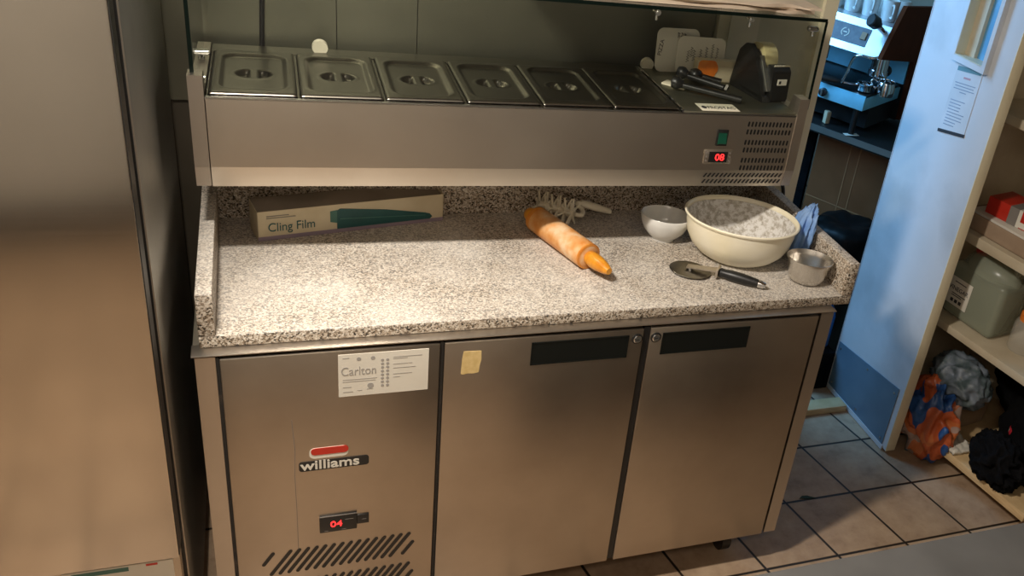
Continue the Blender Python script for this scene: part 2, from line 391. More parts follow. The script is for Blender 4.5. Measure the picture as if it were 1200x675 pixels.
for d,x0,x1,lk in ((d1,.671,.896,.920),(d2,.987,1.213,.967)):
    bm=B(); prism(bm,[(x0,.791),(x1,.791),(x1,.847),(x0,.847)],'y',-.0015,.0)
    # recessed grip: rim and sloping scoop
    box(bm,(x0-.002,-.0025,.789),(x1+.002,-.0008,.792)); box(bm,(x0-.002,-.0025,.846),(x1+.002,-.0008,.849))
    box(bm,(x0-.003,-.0025,.789),(x0,-.0008,.849)); box(bm,(x1,-.0025,.789),(x1+.003,-.0008,.849))
    obj('grip_recess',bm,'recess_black',d)
    bm=B(); lathe(bm,[(.0135,0),(.0135,.002),(.011,.003)],24,Matrix.Translation((lk,0,.838))@Matrix.Rotation(PI/2,4,'X'),cap1=True); l=obj('lock_bezel',bm,'black',d,30)
    bm=B(); lathe(bm,[(.0098,.002),(.0098,.0045),(.0085,.0055)],24,Matrix.Translation((lk,0,.838))@Matrix.Rotation(PI/2,4,'X'),cap1=True); l2=obj('lock',bm,'chrome',d,30)
    bx('keyhole',(lk-.004,-.0062,.8372),(lk+.004,-.0054,.8388),'black',l2)
bx('door_gasket',(.469,.004,.13),(.476,.05,.866),'rubber',ct); bx('door_gasket',(.936,.004,.13),(.951,.05,.866),'black',ct)
bx('door_gasket',(.0365,.004,.13),(.0425,.05,.866),'rubber',ct)
# castors
for x,y in((.07,.1),(1.34,.1),(.07,.58),(1.34,.58)):
    bm=B(); cyl(bm,(x-.014,y,.042),(x+.014,y,.042),.042,seg=24); c=obj('castor',bm,'black',ct,30)
    bm=B(); box(bm,(x-.022,y-.02,.04),(x-.016,y+.02,.125)); box(bm,(x+.016,y-.02,.04),(x+.022,y+.02,.125)); box(bm,(x-.03,y-.03,.115),(x+.03,y+.03,.125)); obj('castor_bracket',bm,'steel',c)
# louvres: slanted slots cut as raised dark strips
bm=B()
def slot(bm,x,z,l,w_=.0082,ang=56,y=-.0009,tilt=None):
    a=math.radians(ang);dx,dz=math.cos(a)*l/2,math.sin(a)*l/2
    n=(-math.sin(a)*w_/2,math.cos(a)*w_/2)
    pts=[]
    for k in range(7):
        t=-PI/2+PI*k/6; pts.append((x+dx+math.cos(a+t)*w_/2,z+dz+math.sin(a+t)*w_/2))
    for k in range(7):
        t=PI/2+PI*k/6; pts.append((x-dx+math.cos(a+t)*w_/2,z-dz+math.sin(a+t)*w_/2))
    prism(bm,pts,'y',y,0)
for r,(z,l) in enumerate(((.302,.068),(.206,.068))):
    n=17
    for k in range(n):
        x=.113+k*.0186
        if k==0: slot(bm,x-.007,z+.016,.036)
        elif k==n-1: slot(bm,x+.000,z-.013,.040)
        else: slot(bm,x,z,.076)
    
obj('vent_slots',bm,'black',pn)
# paper label
lb=bx('paper_label',(.2615,-.0012,.749),(.444,0,.8545),'paper',pn)
text('lettering','Carlton',.030,'ink_pale',lb,(.266,-.0015,.803),sx=.76)
bm=B()
for i in range(8):
    for j in range(2):
        cyl(bm,(.349+j*.0105,-.0012,.835-i*.0092),(.349+j*.0105,-.0018,.835-i*.0092),.0033,seg=10)
for z,x1 in((.840,.43),(.836,.40),(.822,.41),(.812,.417),(.797,.41),(.789,.385)): box(bm,(.371,-.0017,z),(x1,-.0011,z+.0012))
for z,x0,x1 in((.791,.27,.338),(.786,.27,.335),(.772,.27,.287),(.760,.27,.29),(.762,.298,.308),(.845,.27,.283),(.764,.318,.33)): box(bm,(x0,-.0017,z),(x1,-.0011,z+.0014))
cyl(bm,(.325,-.0012,.773),(.325,-.0018,.773),.0065,seg=14); cyl(bm,(.302,-.0012,.842),(.302,-.0017,.842),.0045,seg=12); cyl(bm,(.33,-.0012,.842),(.33,-.0017,.842),.0045,seg=12)
obj('label_print',bm,'ink_pale',lb)
# maker's badge: red and white lozenge above a black plate with silver letters
def lozenge(bm,x0,x1,z0,z1,y0,y1,r,sh=0):
    pts=[]
    for cx,cz,a0 in((x1-r,z1-r,0),(x0+r,z1-r,PI/2),(x0+r,z0+r,PI),(x1-r,z0+r,1.5*PI)):
        for k in range(6):
            a=a0+PI/2*k/5; pts.append((cx+r*math.cos(a)+sh*(cz-z0),cz+r*math.sin(a)))
    prism(bm,pts,'y',y1,y0)
bm=B(); lozenge(bm,.200,.279,.592,.620,0,-.0010,.011); wb=obj('badge_backing',bm,'paper',pn)
bm=B(); lozenge(bm,.203,.2795,.602,.620,-.0008,-.002,.0085); obj('red_badge',bm,'red',wb)
bm=B(); lozenge(bm,.178,.322,.560,.586,0,-.0015,.007); wp=obj('name_plate',bm,'black',pn)
text('lettering','williams',.034,'paper',wp,(.1815,-.0018,.5640),sx=1.12,bold=.0006)
# controller
bm=B(); box(bm,(.2155,-.004,.3765),(.296,0,.425),.002); box(bm,(.296,-.003,.389),(.322,0,.416),.001); dc=obj('controller',bm,'black',pn,30)
text('digits','04',.024,'led',dc,(.238,-.0043,.392),sx=1.1)
bm=B(); box(bm,(.2155,-.0046,.4232),(.296,-.0038,.4252)); box(bm,(.27,-.0044,.409),(.288,-.0038,.4098)); box(bm,(.225,-.0044,.381),(.234,-.0038,.3818)); box(bm,(.262,-.0044,.381),(.272,-.0038,.3818)); box(bm,(.306,-.0034,.402),(.316,-.0028,.4028)); obj('controller_print',bm,'ink_grey',dc)
# scrap of tape on the middle door
bm=B(); prism(bm,[(.514,.781),(.520,.779),(.529,.7815),(.540,.780),(.553,.782),(.5545,.80),(.5575,.815),(.5565,.838),(.540,.839),(.518,.8395),(.5155,.82)],'y',-.0008,0); obj('tape_scrap',bm,'tape_yellow',d1)
# long drip mark on the machine panel
bm=B(); tube(bm,[(.168,-.0003,.70),(.172,-.0003,.62),(.169,-.0003,.55),(.170,-.0003,.45),(.1695,-.0003,.335)],.0007,6); obj('drip_mark',bm,'ink_grey',pn)

# ------------------------------------------------------------------ granite worktop
wt=tag(empty('granite_worktop',(0,0,.8735)),'speckled granite worktop with raised side and back upstands, dusted with flour','worktop')
def gr(name,a,b,bev=.002):
    return bx(name,(a[0],a[1],a[2]-.8735),(b[0],b[1],b[2]-.8735),'granite',wt,bev)
gr('slab',(.0085,.030,.8735),(1.5146,.664,.900),.003)
gr('side_upstand',(.0085,.030,.900),(.0385,.56,.993))
gr('side_upstand',(1.4846,.030,.900),(1.5146,.56,.993))
gr('back_upstand',(.0085,.56,.900),(1.5146,.664,.993))

# ------------------------------------------------------------------ refrigerated topping unit
U=tag(empty('topping_unit',(.003,.458,.993),math.radians(-1.0)),'long stainless steel topping unit with glass guard standing on the granite upstands','topping unit')
UX,UY,UZ=.003,.458,.993
def ub(name,a,b,mat,parent=None,bev=0):   # box in unit coordinates (world-like)
    return bx(name,(a[0]-UX,a[1]-UY,a[2]-UZ),(b[0]-UX,b[1]-UY,b[2]-UZ),mat,parent or U,bev)
def ut(p): return (p[0]-UX,p[1]-UY,p[2]-UZ)
# body: folded front, open well for the pans, deck on the right
bm=B()
prof=[(.458,1.236),(.458,1.076),(.466,1.026),(.85,1.026),(.85,1.236),(.84,1.236),(.84,1.04),(.478,1.04),(.47,1.236)]
prism(bm,[(y-UY,z-UZ) for y,z in prof],'x',.035-UX,1.488-UX)
body=obj('body',bm,'steel_unit',U)
bm=B(); prism(bm,[(y-UY,z-UZ) for y,z in ((.458,1.237),(.470,1.237),(.470,1.2325),(.458,1.2325))],'x',.034-UX,1.489-UX); obj('front_lip',bm,'chrome',U)
ub('pan_well_floor',(.036,.472,1.10),(1.15,.84,1.104),'steel_side')
ub('rear_rail',(.036,.788,1.228),(1.15,.85,1.2395),'steel_lid')
ub('deck_plate',(1.150,.459,1.232),(1.488,.85,1.2415),'steel_wall',bev=.0015)
ub('deck_edge',(1.146,.459,1.238),(1.150,.84,1.2445),'chrome')
for x0,x1 in((.003,.033),(1.486,1.514)):
    bm=B()
    prism(bm,[(y-UY,z-UZ) for y,z in((.456,1.284),(.456,1.076),(.464,1.028),(.85,1.028),(.85,1.243),(.515,1.243),(.50,1.284))] ,'x',x0-UX,x1-UX)
    obj('end_panel',bm,'steel',U)
for x in (.1,1.42):
    for y in (.785,.832):
        bm=B(); cyl(bm,ut((x,y,.9073)),ut((x,y,1.028)),.016); obj('foot',bm,'black',U,30)
# name label on the deck
nl=ub('name_label',(1.205,.458+.006,1.2415),(1.315,.520,1.2422),'cream_plastic'); 
nl2=text('lettering','\u25CFFROSTAC',.027,'ink',nl,ut((1.211,.480,1.2424)),rot=(0,0,0),sx=.70)
# slots
bm=B()
def vslot(x,z,l,w_=.0055,sl=0.0,y=.458):
    yy=y-UY; pts=[]
    for k in range(5):
        t=PI*k/4; pts.append((x+w_/2*math.cos(t)+sl,z+l/2+w_/2*math.sin(t)))
    for k in range(5):
        t=PI+PI*k/4; pts.append((x+w_/2*math.cos(t)-sl,z-l/2+w_/2*math.sin(t)))
    prism(bm,[(a-UX,b-UZ) for a,b in pts],'y',yy-.0008,yy+.001)
for r,z in enumerate((1.210,1.188,1.158,1.136,1.106,1.084)):
    for k in range(13): vslot(1.345+k*.0107,z,.0095,sl=.0004)
obj('front_slots',bm,'black',body)
bm=B()
Mf=Matrix.Translation((0,0,0))
for z in(1.0615,1.042):
    for k in range(20):
        x=1.243+k*.0122; yy=.458+(1.076-z)*.16-UY
        pts=[(x-.005,z-.0055),(x-.001,z-.0058),(x+.006,z+.0055),(x+.002,z+.0058)]
        prism(bm,[(a-UX,b-UZ) for a,b in pts],'y',yy-.0022,yy+.002)
obj('lower_slots',bm,'black',body)
# switch and thermostat
sw=ub('rocker_switch',(1.255,.453,1.148),(1.288,.458,1.193),'black',bev=.0015)
bm=B(); prism(bm,[(y-UY,z-UZ) for y,z in((.453,1.152),(.4475,1.156),(.4515,1.172),(.4535,1.189))],'x',1.2595-UX,1.2835-UX); obj('rocker',bm,'green_switch',sw)
th=ub('thermostat',(1.228,.4545,1.096),(1.311,.458,1.136),'steel',bev=.0012)
ts=ub('thermostat_screen',(1.242,.4535,1.101),(1.297,.4547,1.131),'black',th)
text('digits','08',.027,'led',ts,ut((1.260,.4531,1.1065)),sx=1.05)
for x in(1.235,1.304):
    for z in(1.105,1.116,1.127):
        bm=B(); cyl(bm,ut((x,.4548,z)),ut((x,.4535,z)),.0024,seg=10); obj('thermostat_button',bm,'ink_grey',th)
# glass guard
GT=1.492
g=ub('front_glass',(.014,.478,1.246),(1.525,.483,GT),'glass')
g2=ub('top_glass',(.014,.478,GT),(1.525,.84,GT+.005),'glass')
g3=ub('side_glass',(.014,.484,1.246),(.0185,.84,GT-.001),'glass'); g4=ub('side_glass',(1.5195,.484,1.246),(1.525,.84,GT-.001),'glass')
ub('glass_edge',(.0135,.4765,GT-.003),(1.5255,.4780,GT+.0058),'edge_glass',g2)
ub('glass_edge',(.0085,.4765,1.25),(.0165,.4785,GT),'edge_glass',g)
ub('glass_edge',(1.5205,.4765,1.25),(1.5275,.4780,GT),'edge_glass',g)
def clamp(x,y,z,ax):
    v={'x':Vector((.012,0,0)),'y':Vector((0,.012,0)),'z':Vector((0,0,.012))}[ax]; p=Vector(ut((x,y,z)))
    bm=B(); cyl(bm,p-v,p+v,.0075,seg=16); cyl(bm,p-v*1.3,p-v,.005,seg=12); cyl(bm,p+v,p+v*1.3,.005,seg=12)
    cyl(bm,p,p+Vector((0,0,-.02 if ax!='z' else .0))+Vector((.0005,0,0)),.004,seg=10)
    return obj('glass_clamp',bm,'chrome',U,30)
clamp(.020,.495,1.268,'x'); clamp(.022,.70,1.262,'x'); clamp(1.515,.495,1.262,'x'); clamp(1.515,.70,1.262,'x')
clamp(1.05,.495,1.480,'y'); clamp(1.31,.50,1.478,'y'); clamp(1.50,.50,1.465,'x')
for x in(.283,1.172):
    bm=B(); cyl(bm,ut((x,.815,1.252)),ut((x,.828,1.254)),.019,seg=24); cyl(bm,ut((x,.828,1.2395)),ut((x,.828,1.252)),.008,seg=10); obj('rear_stop',bm,'plastic_white',U,30)

# pan lids (each lifts out)
def lid_mesh():
    nx,ny=44,60; W,D=.178,.318
    bm=B(); G=[[None]*(ny+1) for _ in range(nx+1)]
    def rr(x,y,w_,d_,r):     # signed distance of rounded rectangle
        qx=abs(x)-w_+r;qy=abs(y)-d_+r
        return math.hypot(max(qx,0),max(qy,0))+min(max(qx,qy),0)-r
    for i in range(nx+1):
        for j in range(ny+1):
            x=-W/2+W*i/nx;y=-D/2+D*j/ny
            d=rr(x,y,W/2-.018,D/2-.026,.036)
            s=min(max((-d)/.009,0),1); z=-.007*s*s*(3-2*s)
            # raised bead round the recess
            z+=.0012*math.exp(-((d-.002)/.004)**2)
            # recessed oval cup with bar grip across it
            e=math.hypot(x/.040,y/.034)
            c=min(max((1-e)/.22,0),1); c=c*c*(3-2*c)
            bar=1-min(max((abs(x)-.0085)/.006,0),1)
            z-=.012*c*(1-bar)
            z+=.0015*math.exp(-((e-1.05)/.1)**2)*(1-bar*.5)
            edge=min(x+W/2,W/2-x,y+D/2,D/2-y)
            if edge<.0035: z-=.004
            G[i][j]=bm.verts.new((x,y,z))
    for i in range(nx):
        for j in range(ny): bm.faces.new((G[i][j],G[i+1][j],G[i+1][j+1],G[i][j+1]))
    r=bmesh.ops.extrude_face_region(bm,geom=bm.faces[:])
    for v in [q for q in r['geom'] if isinstance(q,bmesh.types.BMVert)]: v.co.z-=.0012
    return bm
names=['first from the left','second from the left','third from the left','fourth from the left','fifth from the left','sixth, beside the flat deck']
Ru=Matrix.Rotation(math.radians(-1.0),4,'Z')
lid0=None
for k in range(6):
    x=.0395+.185*k+.0905; y=.4735+.159
    p=Vector((UX,UY,UZ))+Ru@Vector((x-UX,y-UY,1.2435-UZ))
    if lid0 is None:
        lid0=obj('pan_lid',lid_mesh(),'steel_lid',None,'all'); L_=lid0
    else:
        L_=lid0.copy(); COL.objects.link(L_)
    L_.location=p; L_.rotation_euler=(0,0,math.radians(-1.0+[0,.2,-.2,.15,0,-.1][k]))
    tag(L_,'recessed steel pan lid in the topping unit, '+names[k],'lid','pan lids in the topping unit')
# cross bars between the lids (fixed to the unit)
for k in range(7):
    ub('pan_bar',(.0365+.185*k-.0020+(.002 if k==0 else 0),.472,1.228),(.0365+.185*k+.0030,.79,1.2375),'steel_lid')

# ------------------------------------------------------------------ things on the glass and on the deck
pp=empty('paper_stack',(1.17,.66,GT+.0055)); tag(pp,'loose pinkish paper sheets stacked on top of the glass guard','paper')
for k,(dx,dy,rz,th_) in enumerate(((0,0,-.01,.006),(.02,.006,.015,.005),(-.03,-.004,-.02,.005))):
    bm=B(); n=16; z0=.0004+sum((.0075,.007,.006)[:k]); 
    Rm=Matrix.Rotation(rz,4,'Z')
    top=[];bot=[]
    for i in range(n+1):
        x=-.40+.74*i/n; wv=.0025*math.sin(i*1.3+k)+.0022*abs(math.sin(i*.7+2*k))
        rag=.012*math.sin(i*2.1+k)
        for arr,h in((top,th_),(bot,0)):
            arr.append([bm.verts.new(Rm@Vector((x+dx,-.172+dy+(rag if i>12 else 0),z0+h+(wv if h else 0)))),bm.verts.new(Rm@Vector((x+dx,.14+dy,z0+h+(wv if h else 0))))])
    for i in range(n):
        bm.faces.new((top[i][0],top[i+1][0],top[i+1][1],top[i][1])); bm.faces.new((bot[i][0],bot[i][1],bot[i+1][1],bot[i+1][0]))
        bm.faces.new((top[i][0],bot[i][0],bot[i+1][0],top[i+1][0])); bm.faces.new((top[i][1],top[i+1][1],bot[i+1][1],bot[i][1]))
    bm.faces.new((top[0][0],top[0][1],bot[0][1],bot[0][0])); bm.faces.new((top[n][0],bot[n][0],bot[n][1],top[n][1]))
    obj('sheet',bm,'sheet',pp,40)

def roundrect(bm,w_,h_,r,t_,M4):
    pts=[]
    for cx,cz,a0 in((w_/2-r,h_-r,0),(-w_/2+r,h_-r,PI/2),(-w_/2+r,r,PI),(w_/2-r,r,1.5*PI)):
        for k in range(7):
            a=a0+PI/2*k/6; pts.append((cx+r*math.cos(a),cz+r*math.sin(a)))
    n0=len(bm.verts); prism(bm,pts,'y',-t_/2,t_/2)
    bm.verts.ensure_lookup_table()
    for v in list(bm.verts)[n0:]: v.co=M4@v.co
DZ=1.2418
def scribble(name,parent,lines,mat='ink'):
    bm=B()
    for x,z,l,sl in lines:
        pts=[];n=max(6,int(l/.0035))
        for i in range(n+1):
            t_=i/n; pts.append((x+sl*l*t_*.3+random.uniform(-.0008,.0008)+(.0035 if i%2 else -.0035),-.0018,z+l*t_))
        tube(bm,pts,.0013,4)
    return obj(name,bm,mat,parent)
for (cx,cy,w_,h_,rz,lab,lines) in (
   (1.258,.775,.135,.124,.05,'white plastic board with rounded corners and handwriting, left of the two by the wall',[(.0,.100,.012,0),(.02,.102,.008,0),(.01,.102,.010,0)]),
   (1.325,.757,.150,.108,-.06,'white plastic board with rounded corners and handwriting, overlapping in front of its twin',[(-.040,.035,.033,.1),(-.03,.05,.028,.1),(-.022,.04,.03,.1),(-.002,.045,.028,.2),(.016,.05,.03,.1),(.034,.05,.04,.1),(.05,.045,.035,.1)])):
    t=empty('message_board',(cx,cy,DZ),rot=(-.10,0,rz)); tag(t,lab,'board','white boards on the topping unit')
    bm=B(); roundrect(bm,w_,h_,.02,.003,Matrix.Identity(4)); obj('plate',bm,'paper',t,30)
    scribble('handwriting',t,lines)
    if cx<1.3: text('lettering','PIZZA',.017,'ink',t,(-.052,-.0017,.045),rot=(PI/2,-PI/2+.15,0))
# orange and cream pack
t=empty('sticker_pack',(1.352,.705,DZ),-.05); tag(t,'small cream packet with a round orange sticker beside the tape dispenser','packet')
bx('carton',(-.065,-.014,0),(.065,.014,.062),'cream_card',t,.003)
bm=B(); lozenge(bm,-.06,-.004,.014,.062,-.014,-.0152,.012); s=obj('sticker',bm,'orange',t)
bm=B(); cyl(bm,(-.018,-.0150,.040),(-.018,-.0162,.040),.019,seg=24); obj('sticker_disc',bm,'orange',t)
# two black gas lighters / scoops with round ends lying across the deck
def tool(name,p0,p1,label,open_end):
    p0=Vector(p0);p1=Vector(p1);t=empty(name,p0); tag(t,label,'kitchen tool','black handled tools on the topping unit')
    d=p1-p0
    bm=B(); cyl(bm,d*.04,d*.97,.0075,.0095,seg=14); obj('handle',bm,'black',t,30)
    bm=B(); M4=Matrix.Translation((0,0,0.003))@d.to_track_quat('Z','Y').to_matrix().to_4x4()
    lathe(bm,[(.004,-.014),(.015,-.011),(.0175,-.003),(.0175,.006),(.012,.014),(.009,.020)],20,M4,cap1=True); obj('round_head',bm,'black',t,40)
    if open_end:
        bm=B(); lathe(bm,[(.0115,0),(.0115,.008),(.0065,.008),(.0065,.001)],4,Matrix.Translation(d)@d.to_track_quat('Z','Y').to_matrix().to_4x4(),cap1=True); obj('square_tip',bm,'steel_side',t)
    return t
tool('kitchen_tool',(1.228,.660,1.272),(1.320,.560,1.266),'black handled tool with round end and square steel tip, lying on top','o')
tool('kitchen_tool',(1.188,.600,1.262),(1.350,.500,1.2525),'long black handled tool with round end, lying nearest the name label',None)
t=empty('kitchen_tool',(1.285,.690,1.262)); tag(t,'short black tool with round end, lying behind the other two','kitchen tool','black handled tools on the topping unit')
bm=B(); lathe(bm,[(.006,-.018),(.016,-.013),(.020,-.004),(.020,.003),(.016,.012),(.006,.017)],20,cap1=True); obj('round_head',bm,'black',t,40)
bm=B(); cyl(bm,(0.012,.0,-.003),(.07,-.03,-.008),.008,seg=12); obj('handle',bm,'black',t,30)
# rag of clear plastic under the tools
bm=B(); box(bm,(-.035,-.02,0),(.035,.02,.006),.002); t=obj('plastic_scraper',bm,'plastic_white',None,30); t.location=(1.205,.640,DZ+.0005); t.rotation_euler=(0,0,-.8); tag(t,'small translucent scraper lying under the black handled tools','scraper')

# tape dispenser
td=empty('tape_dispenser',(1.452,.585,DZ),.16); tag(td,'black desktop tape dispenser on the right end of the topping unit','tape dispenser')
def chk(x0,x1,prof,mat,name,parent,bev=.002):
    bm=B(); prism(bm,prof,'x',x0,x1)
    bmesh.ops.bevel(bm,geom=bm.edges[:],offset=bev,segments=2,affect='EDGES'); return obj(name,bm,mat,parent,35)
base=[(-.060,0),(.105,0),(.105,.018),(-.055,.018)]
chk(-.045,.042,base,'black','base',td)
chk(-.020,.042,[(-.062,.005),(-.058,.085),(-.045,.098),(-.022,.098),(-.020,.080),(-.010,.015)],'black','front_block',td,.0025)
chk(-.045,-.030,[(-.060,.003),(-.030,.060),(.010,.120),(.035,.138),(.060,.134),(.085,.110),(.105,.015)],'black','side_cheek',td)
chk(.034,.042,[(-.030,.010),(-.015,.055),(.020,.072),(.060,.070),(.100,.015)],'black','side_cheek',td)
chk(-.030,-.018,[(-.055,.03),(.0,.115),(.012,.112),(-.040,.025)],'steel_side','guide_bar',td,.001)
lb=bx('paper_tag',(-.004,-.0640,.050),(.026,-.0605,.066),'paper',td); bx('tag_print',(-.001,-.0645,.054),(.006,-.0638,.062),'ink',lb)
bm=B(); 
for k in range(12): prism(bm,[(-.017+k*.0046,.098),(-.0147+k*.0046,.103),(-.0124+k*.0046,.098)],'y',-.050,-.0485)
obj('cutting_blade',bm,'chrome',td)
tr=empty('tape_roll',(0,0,0)); 
Mx=Matrix.Translation((1.452,.585,DZ))@Matrix.Rotation(.16,4,'Z')@Matrix.Translation((.004,.035,.098))
tr.matrix_world=Mx; tag(tr,'roll of clear yellowish sticky tape held in the black dispenser','tape roll')
Ry=Matrix.Rotation(PI/2,4,'Y')
bm=B(); lathe(bm,[(.026,-.021),(.044,-.021),(.044,.021),(.026,.021),(.026,-.021)],40,Ry,cap0=False); obj('tape',bm,'taped',tr,40)
bm=B(); lathe(bm,[(.023,-.0215),(.0262,-.0215),(.0262,.0215),(.023,.0215),(.023,-.0215)],40,Ry,cap0=False); obj('core',bm,'cork',tr,40)
bm=B(); cyl(bm,(-.034,.035,.098),(.036,.035,.098),.0215,seg=28); obj('hub',bm,'black',td,30)

# the unit and what stands on it, at the unit's real scale (1.4 m wide, quarter-size pans)
for o in COL.objects:
    if o.parent is None and o.type in('EMPTY','MESH') and (o.name.split('.')[0] in('topping_unit','pan_lid','paper_stack','message_board','sticker_pack','kitchen_tool','plastic_scraper','tape_dispenser','tape_roll')):
        l=o.location; o.location=(.92*l.x+.01136,.92*l.y-.13618,.92*l.z+.15875); o.scale=(.92,.92,.92)
# ------------------------------------------------------------------ on the worktop
ZT=.9003
# cling film box
p0=Vector((.122,.432,0));p1=Vector((.560,.523,0)); dv=(p1-p0); ln=dv.length; rz=math.atan2(dv.y,dv.x)
cb=empty('cling_film_box',(p0.x,p0.y,ZT),rz); tag(cb,'long cream cling film carton with a teal picture, under the left of the topping unit','carton')
bm=B(); H=.074;Dp=.078
box(bm,(0,0,0),(ln,.0015,H)); box(bm,(0,0,0),(ln,Dp,.0015)); box(bm,(0,Dp-.0015,0),(ln,Dp,H)); box(bm,(0,0,0),(.0015,Dp,H)); box(bm,(ln-.0015,0,0),(ln,Dp,H))
obj('carton',bm,'cream_card',cb)
bm=B(); prism(bm,[(.001,H-.010),(Dp,H),(Dp,H+.001),(.001,H-.008)],'x',.002,ln-.001); obj('lid_flap',bm,'card_inner',cb)
bx('lilac_edge',(0,-.0006,0),(ln,0,.010),'lilac',cb)
text('lettering','Cling Film',.031,'teal',cb,(.022,-.0012,.022),sx=.86)
bm=B()
prism(bm,[(.164,.030),(.180,.026),(.181,.060),(.164,.058)],'y',-.001,0); obj('knob_picture',bm,'teal_light',cb)
bm=B(); prism(bm,[(.180,.0102),(.187,.0102),(.230,.0102),(.412,.0102),(.418,.016),(.412,.024),(.400,.028),(.30,.048),(.187,.063),(.180,.058)],'y',-.0014,0); tp=obj('knife_picture',bm,'teal',cb)
bm=B(); prism(bm,[(.187,.035),(.40,.021),(.40,.0225),(.187,.0375)],'y',-.0018,-.0012); obj('picture_highlight',bm,'teal_light',tp)
bm=B()
for z,x1 in((.060,.07),(.055,.085)): box(bm,(.02,-.0008,z),(x1,0,z+.002))
obj('small_print',bm,'ink_grey',cb)

# rolling pin
a=Vector((.786,.452,.9345)); b=Vector((.862,.231,.9345)); ax=(b-a).normalized()
rp=empty('rolling_pin',(a.x,a.y,a.z)); tag(rp,'wooden rolling pin with orange handles lying on the floury worktop','rolling pin')
Q=ax.to_track_quat('Z','Y').to_matrix().to_4x4(); Lr=(b-a).length; R0=.0335
bm=B(); lathe(bm,[(.0,0),(.028,0),(R0-.001,.002),(R0,.006),(R0,Lr-.006),(R0-.001,Lr-.002),(.028,Lr)],40,Q,cap0=False,cap1=True); 
m,N,L,p=newmat('floury_rolling_pin_wood'); setp(p,(.7,.3,.08),.4); M['pin']=m
nn=N.new('ShaderNodeTexNoise'); nn.inputs['Scale'].default_value=22; nn.inputs['Detail'].default_value=6; L.new(texco(N,L),nn.inputs['Vector']); r_=ramp(N,[(.36,(.64,.24,.05)),(.50,(.72,.36,.13)),(.68,(.80,.58,.36))]); L.new(nn.outputs[0],r_.inputs[0]); L.new(r_.outputs[0],p.inputs['Base Color'])
obj('barrel',bm,'pin',rp,40)
for q0,q1 in((-.0003,.020),(Lr-.007,Lr+.0003)):
    bm=B(); lathe(bm,[(.0155,q0),(.028,q0),(R0-.0004,q0+.002),(R0+.0004,q0+.006),(R0+.0004,q1-.006),(R0-.0004,q1-.001),(.028,q1)],40,Q,cap0=False); obj('end_band',bm,'orange_wood',rp,40)
for s in(0,1):
    M4=Q@(Matrix.Translation((0,0,Lr)) if s else Matrix.Rotation(PI,4,'X'))
    bm=B(); lathe(bm,[(.0155,0),(.018,.004),(.0195,.02),(.0185,.04),(.0135,.070),(.010,.078),(.0085,.083)] if s else [(.0155,0),(.018,.004),(.019,.02),(.017,.032),(.010,.040)],28,M4,cap1=True); obj('handle',bm,'handle_wood',rp,60)
# dough docker with spikes
dk=empty('dough_docker',(.868,.500,.932)); tag(dk,'off white spiked dough docker with a flat handle, behind the rolling pin','dough docker')
ax2=Vector((.80,-.60,0)).normalized(); ax2=Vector((-.074,.108,0)).normalized()
A0=Vector((-.052,.046,0));A1=Vector((.026,-.030,.004)); ax2=(A1-A0).normalized(); Q2=ax2.to_track_quat('Z','Y').to_matrix().to_4x4()
bm=B(); cyl(bm,A0,A1,.011,seg=18); obj('roller',bm,'plastic_white',dk,30)
bm=B(); Lk=(A1-A0).length
for i in range(6):
    for j in range(8):
        a_=2*PI*(j+.5*(i%2))/8; u=(Q2.to_3x3()@Vector((math.cos(a_),math.sin(a_),0))); c=A0+ax2*(Lk*(i+.25)/5.6)
        tip=c+u*.039+ax2*(.004 if (i+j)%2 else -.004)
        if tip.z<-.0305: tip.z=-.0305
        cyl(bm,c+u*.008,tip,.0042,.0026,seg=6)
sp_=obj('spikes',bm,'plastic_white',dk,30); sp_['kind']='stuff'
bm=B(); tube(bm,smoothpts([A1+Vector((.004,-.003,0)),A1+Vector((.020,-.006,0)),A1+Vector((.028,.014,.004)),A1+Vector((.020,.040,.012)),A1+Vector((.045,.045,.008))]),[.006]*33,8); obj('bracket',bm,'plastic_white',dk,40)
bm=B(); P=[A1+Vector((.030,.050,.010)),A1+Vector((.118,.034,-.012))]; dd=(P[1]-P[0]); M4=Matrix.Translation(P[0])@dd.to_track_quat('Z','Y').to_matrix().to_4x4()
lathe(bm,[(.006,0),(.012,.004),(.0125,.05),(.009,dd.length-.003),(.006,dd.length)],16,M4@Matrix.Diagonal((1,.8,1,1)),cap1=True); obj('handle',bm,'plastic_white',dk,40)

# small white bowl
sb=empty('small_bowl',(1.121,.380,ZT),-.48); sb.scale=(1.0,.84,.97); tag(sb,'small white footed china bowl, empty, left of the big mixing bowl','bowl')
bm=B(); lathe(bm,[(.0,.003),(.024,.003),(.026,0),(.030,0),(.031,.008),(.040,.013),(.055,.030),(.064,.050),(.0685,.074),(.067,.0755),(.0655,.074),(.060,.050),(.050,.032),(.036,.018),(.0,.013)],56,cap0=False); obj('bowl_body',bm,'white_china',sb,60)
# big mixing bowl
bb=empty('mixing_bowl',(1.286,.266,ZT),rot=(0,0,-.50)); bb.scale=(1.0,.84,.94); tag(bb,'large cream plastic mixing bowl with flour stuck round the inside','bowl')
BR=.151
bm=B(); lathe(bm,[(.0,0),(.068,0),(.085,.004),(.105,.017),(.125,.038),(.138,.063),(.1445,.095),(.147,.118),(.1525,.120),(BR+.003,.125),(BR,.128),(.1465,.126),(.144,.118),(.1405,.095),(.134,.064),(.121,.041),(.101,.021),(.083,.009),(.0,.006)],72,cap0=False); obj('bowl_body',bm,'cream_plastic',bb,50)
bm=B(); pr=[(.0,.0085),(.082,.012),(.099,.0235),(.1185,.0435),(.1315,.066),(.138,.095),(.1415,.116),(.1425,.1165)]
lathe(bm,pr[1:],72,cap0=True)
bmesh.ops.subdivide_edges(bm,edges=bm.edges[:],cuts=2,use_grid_fill=True)
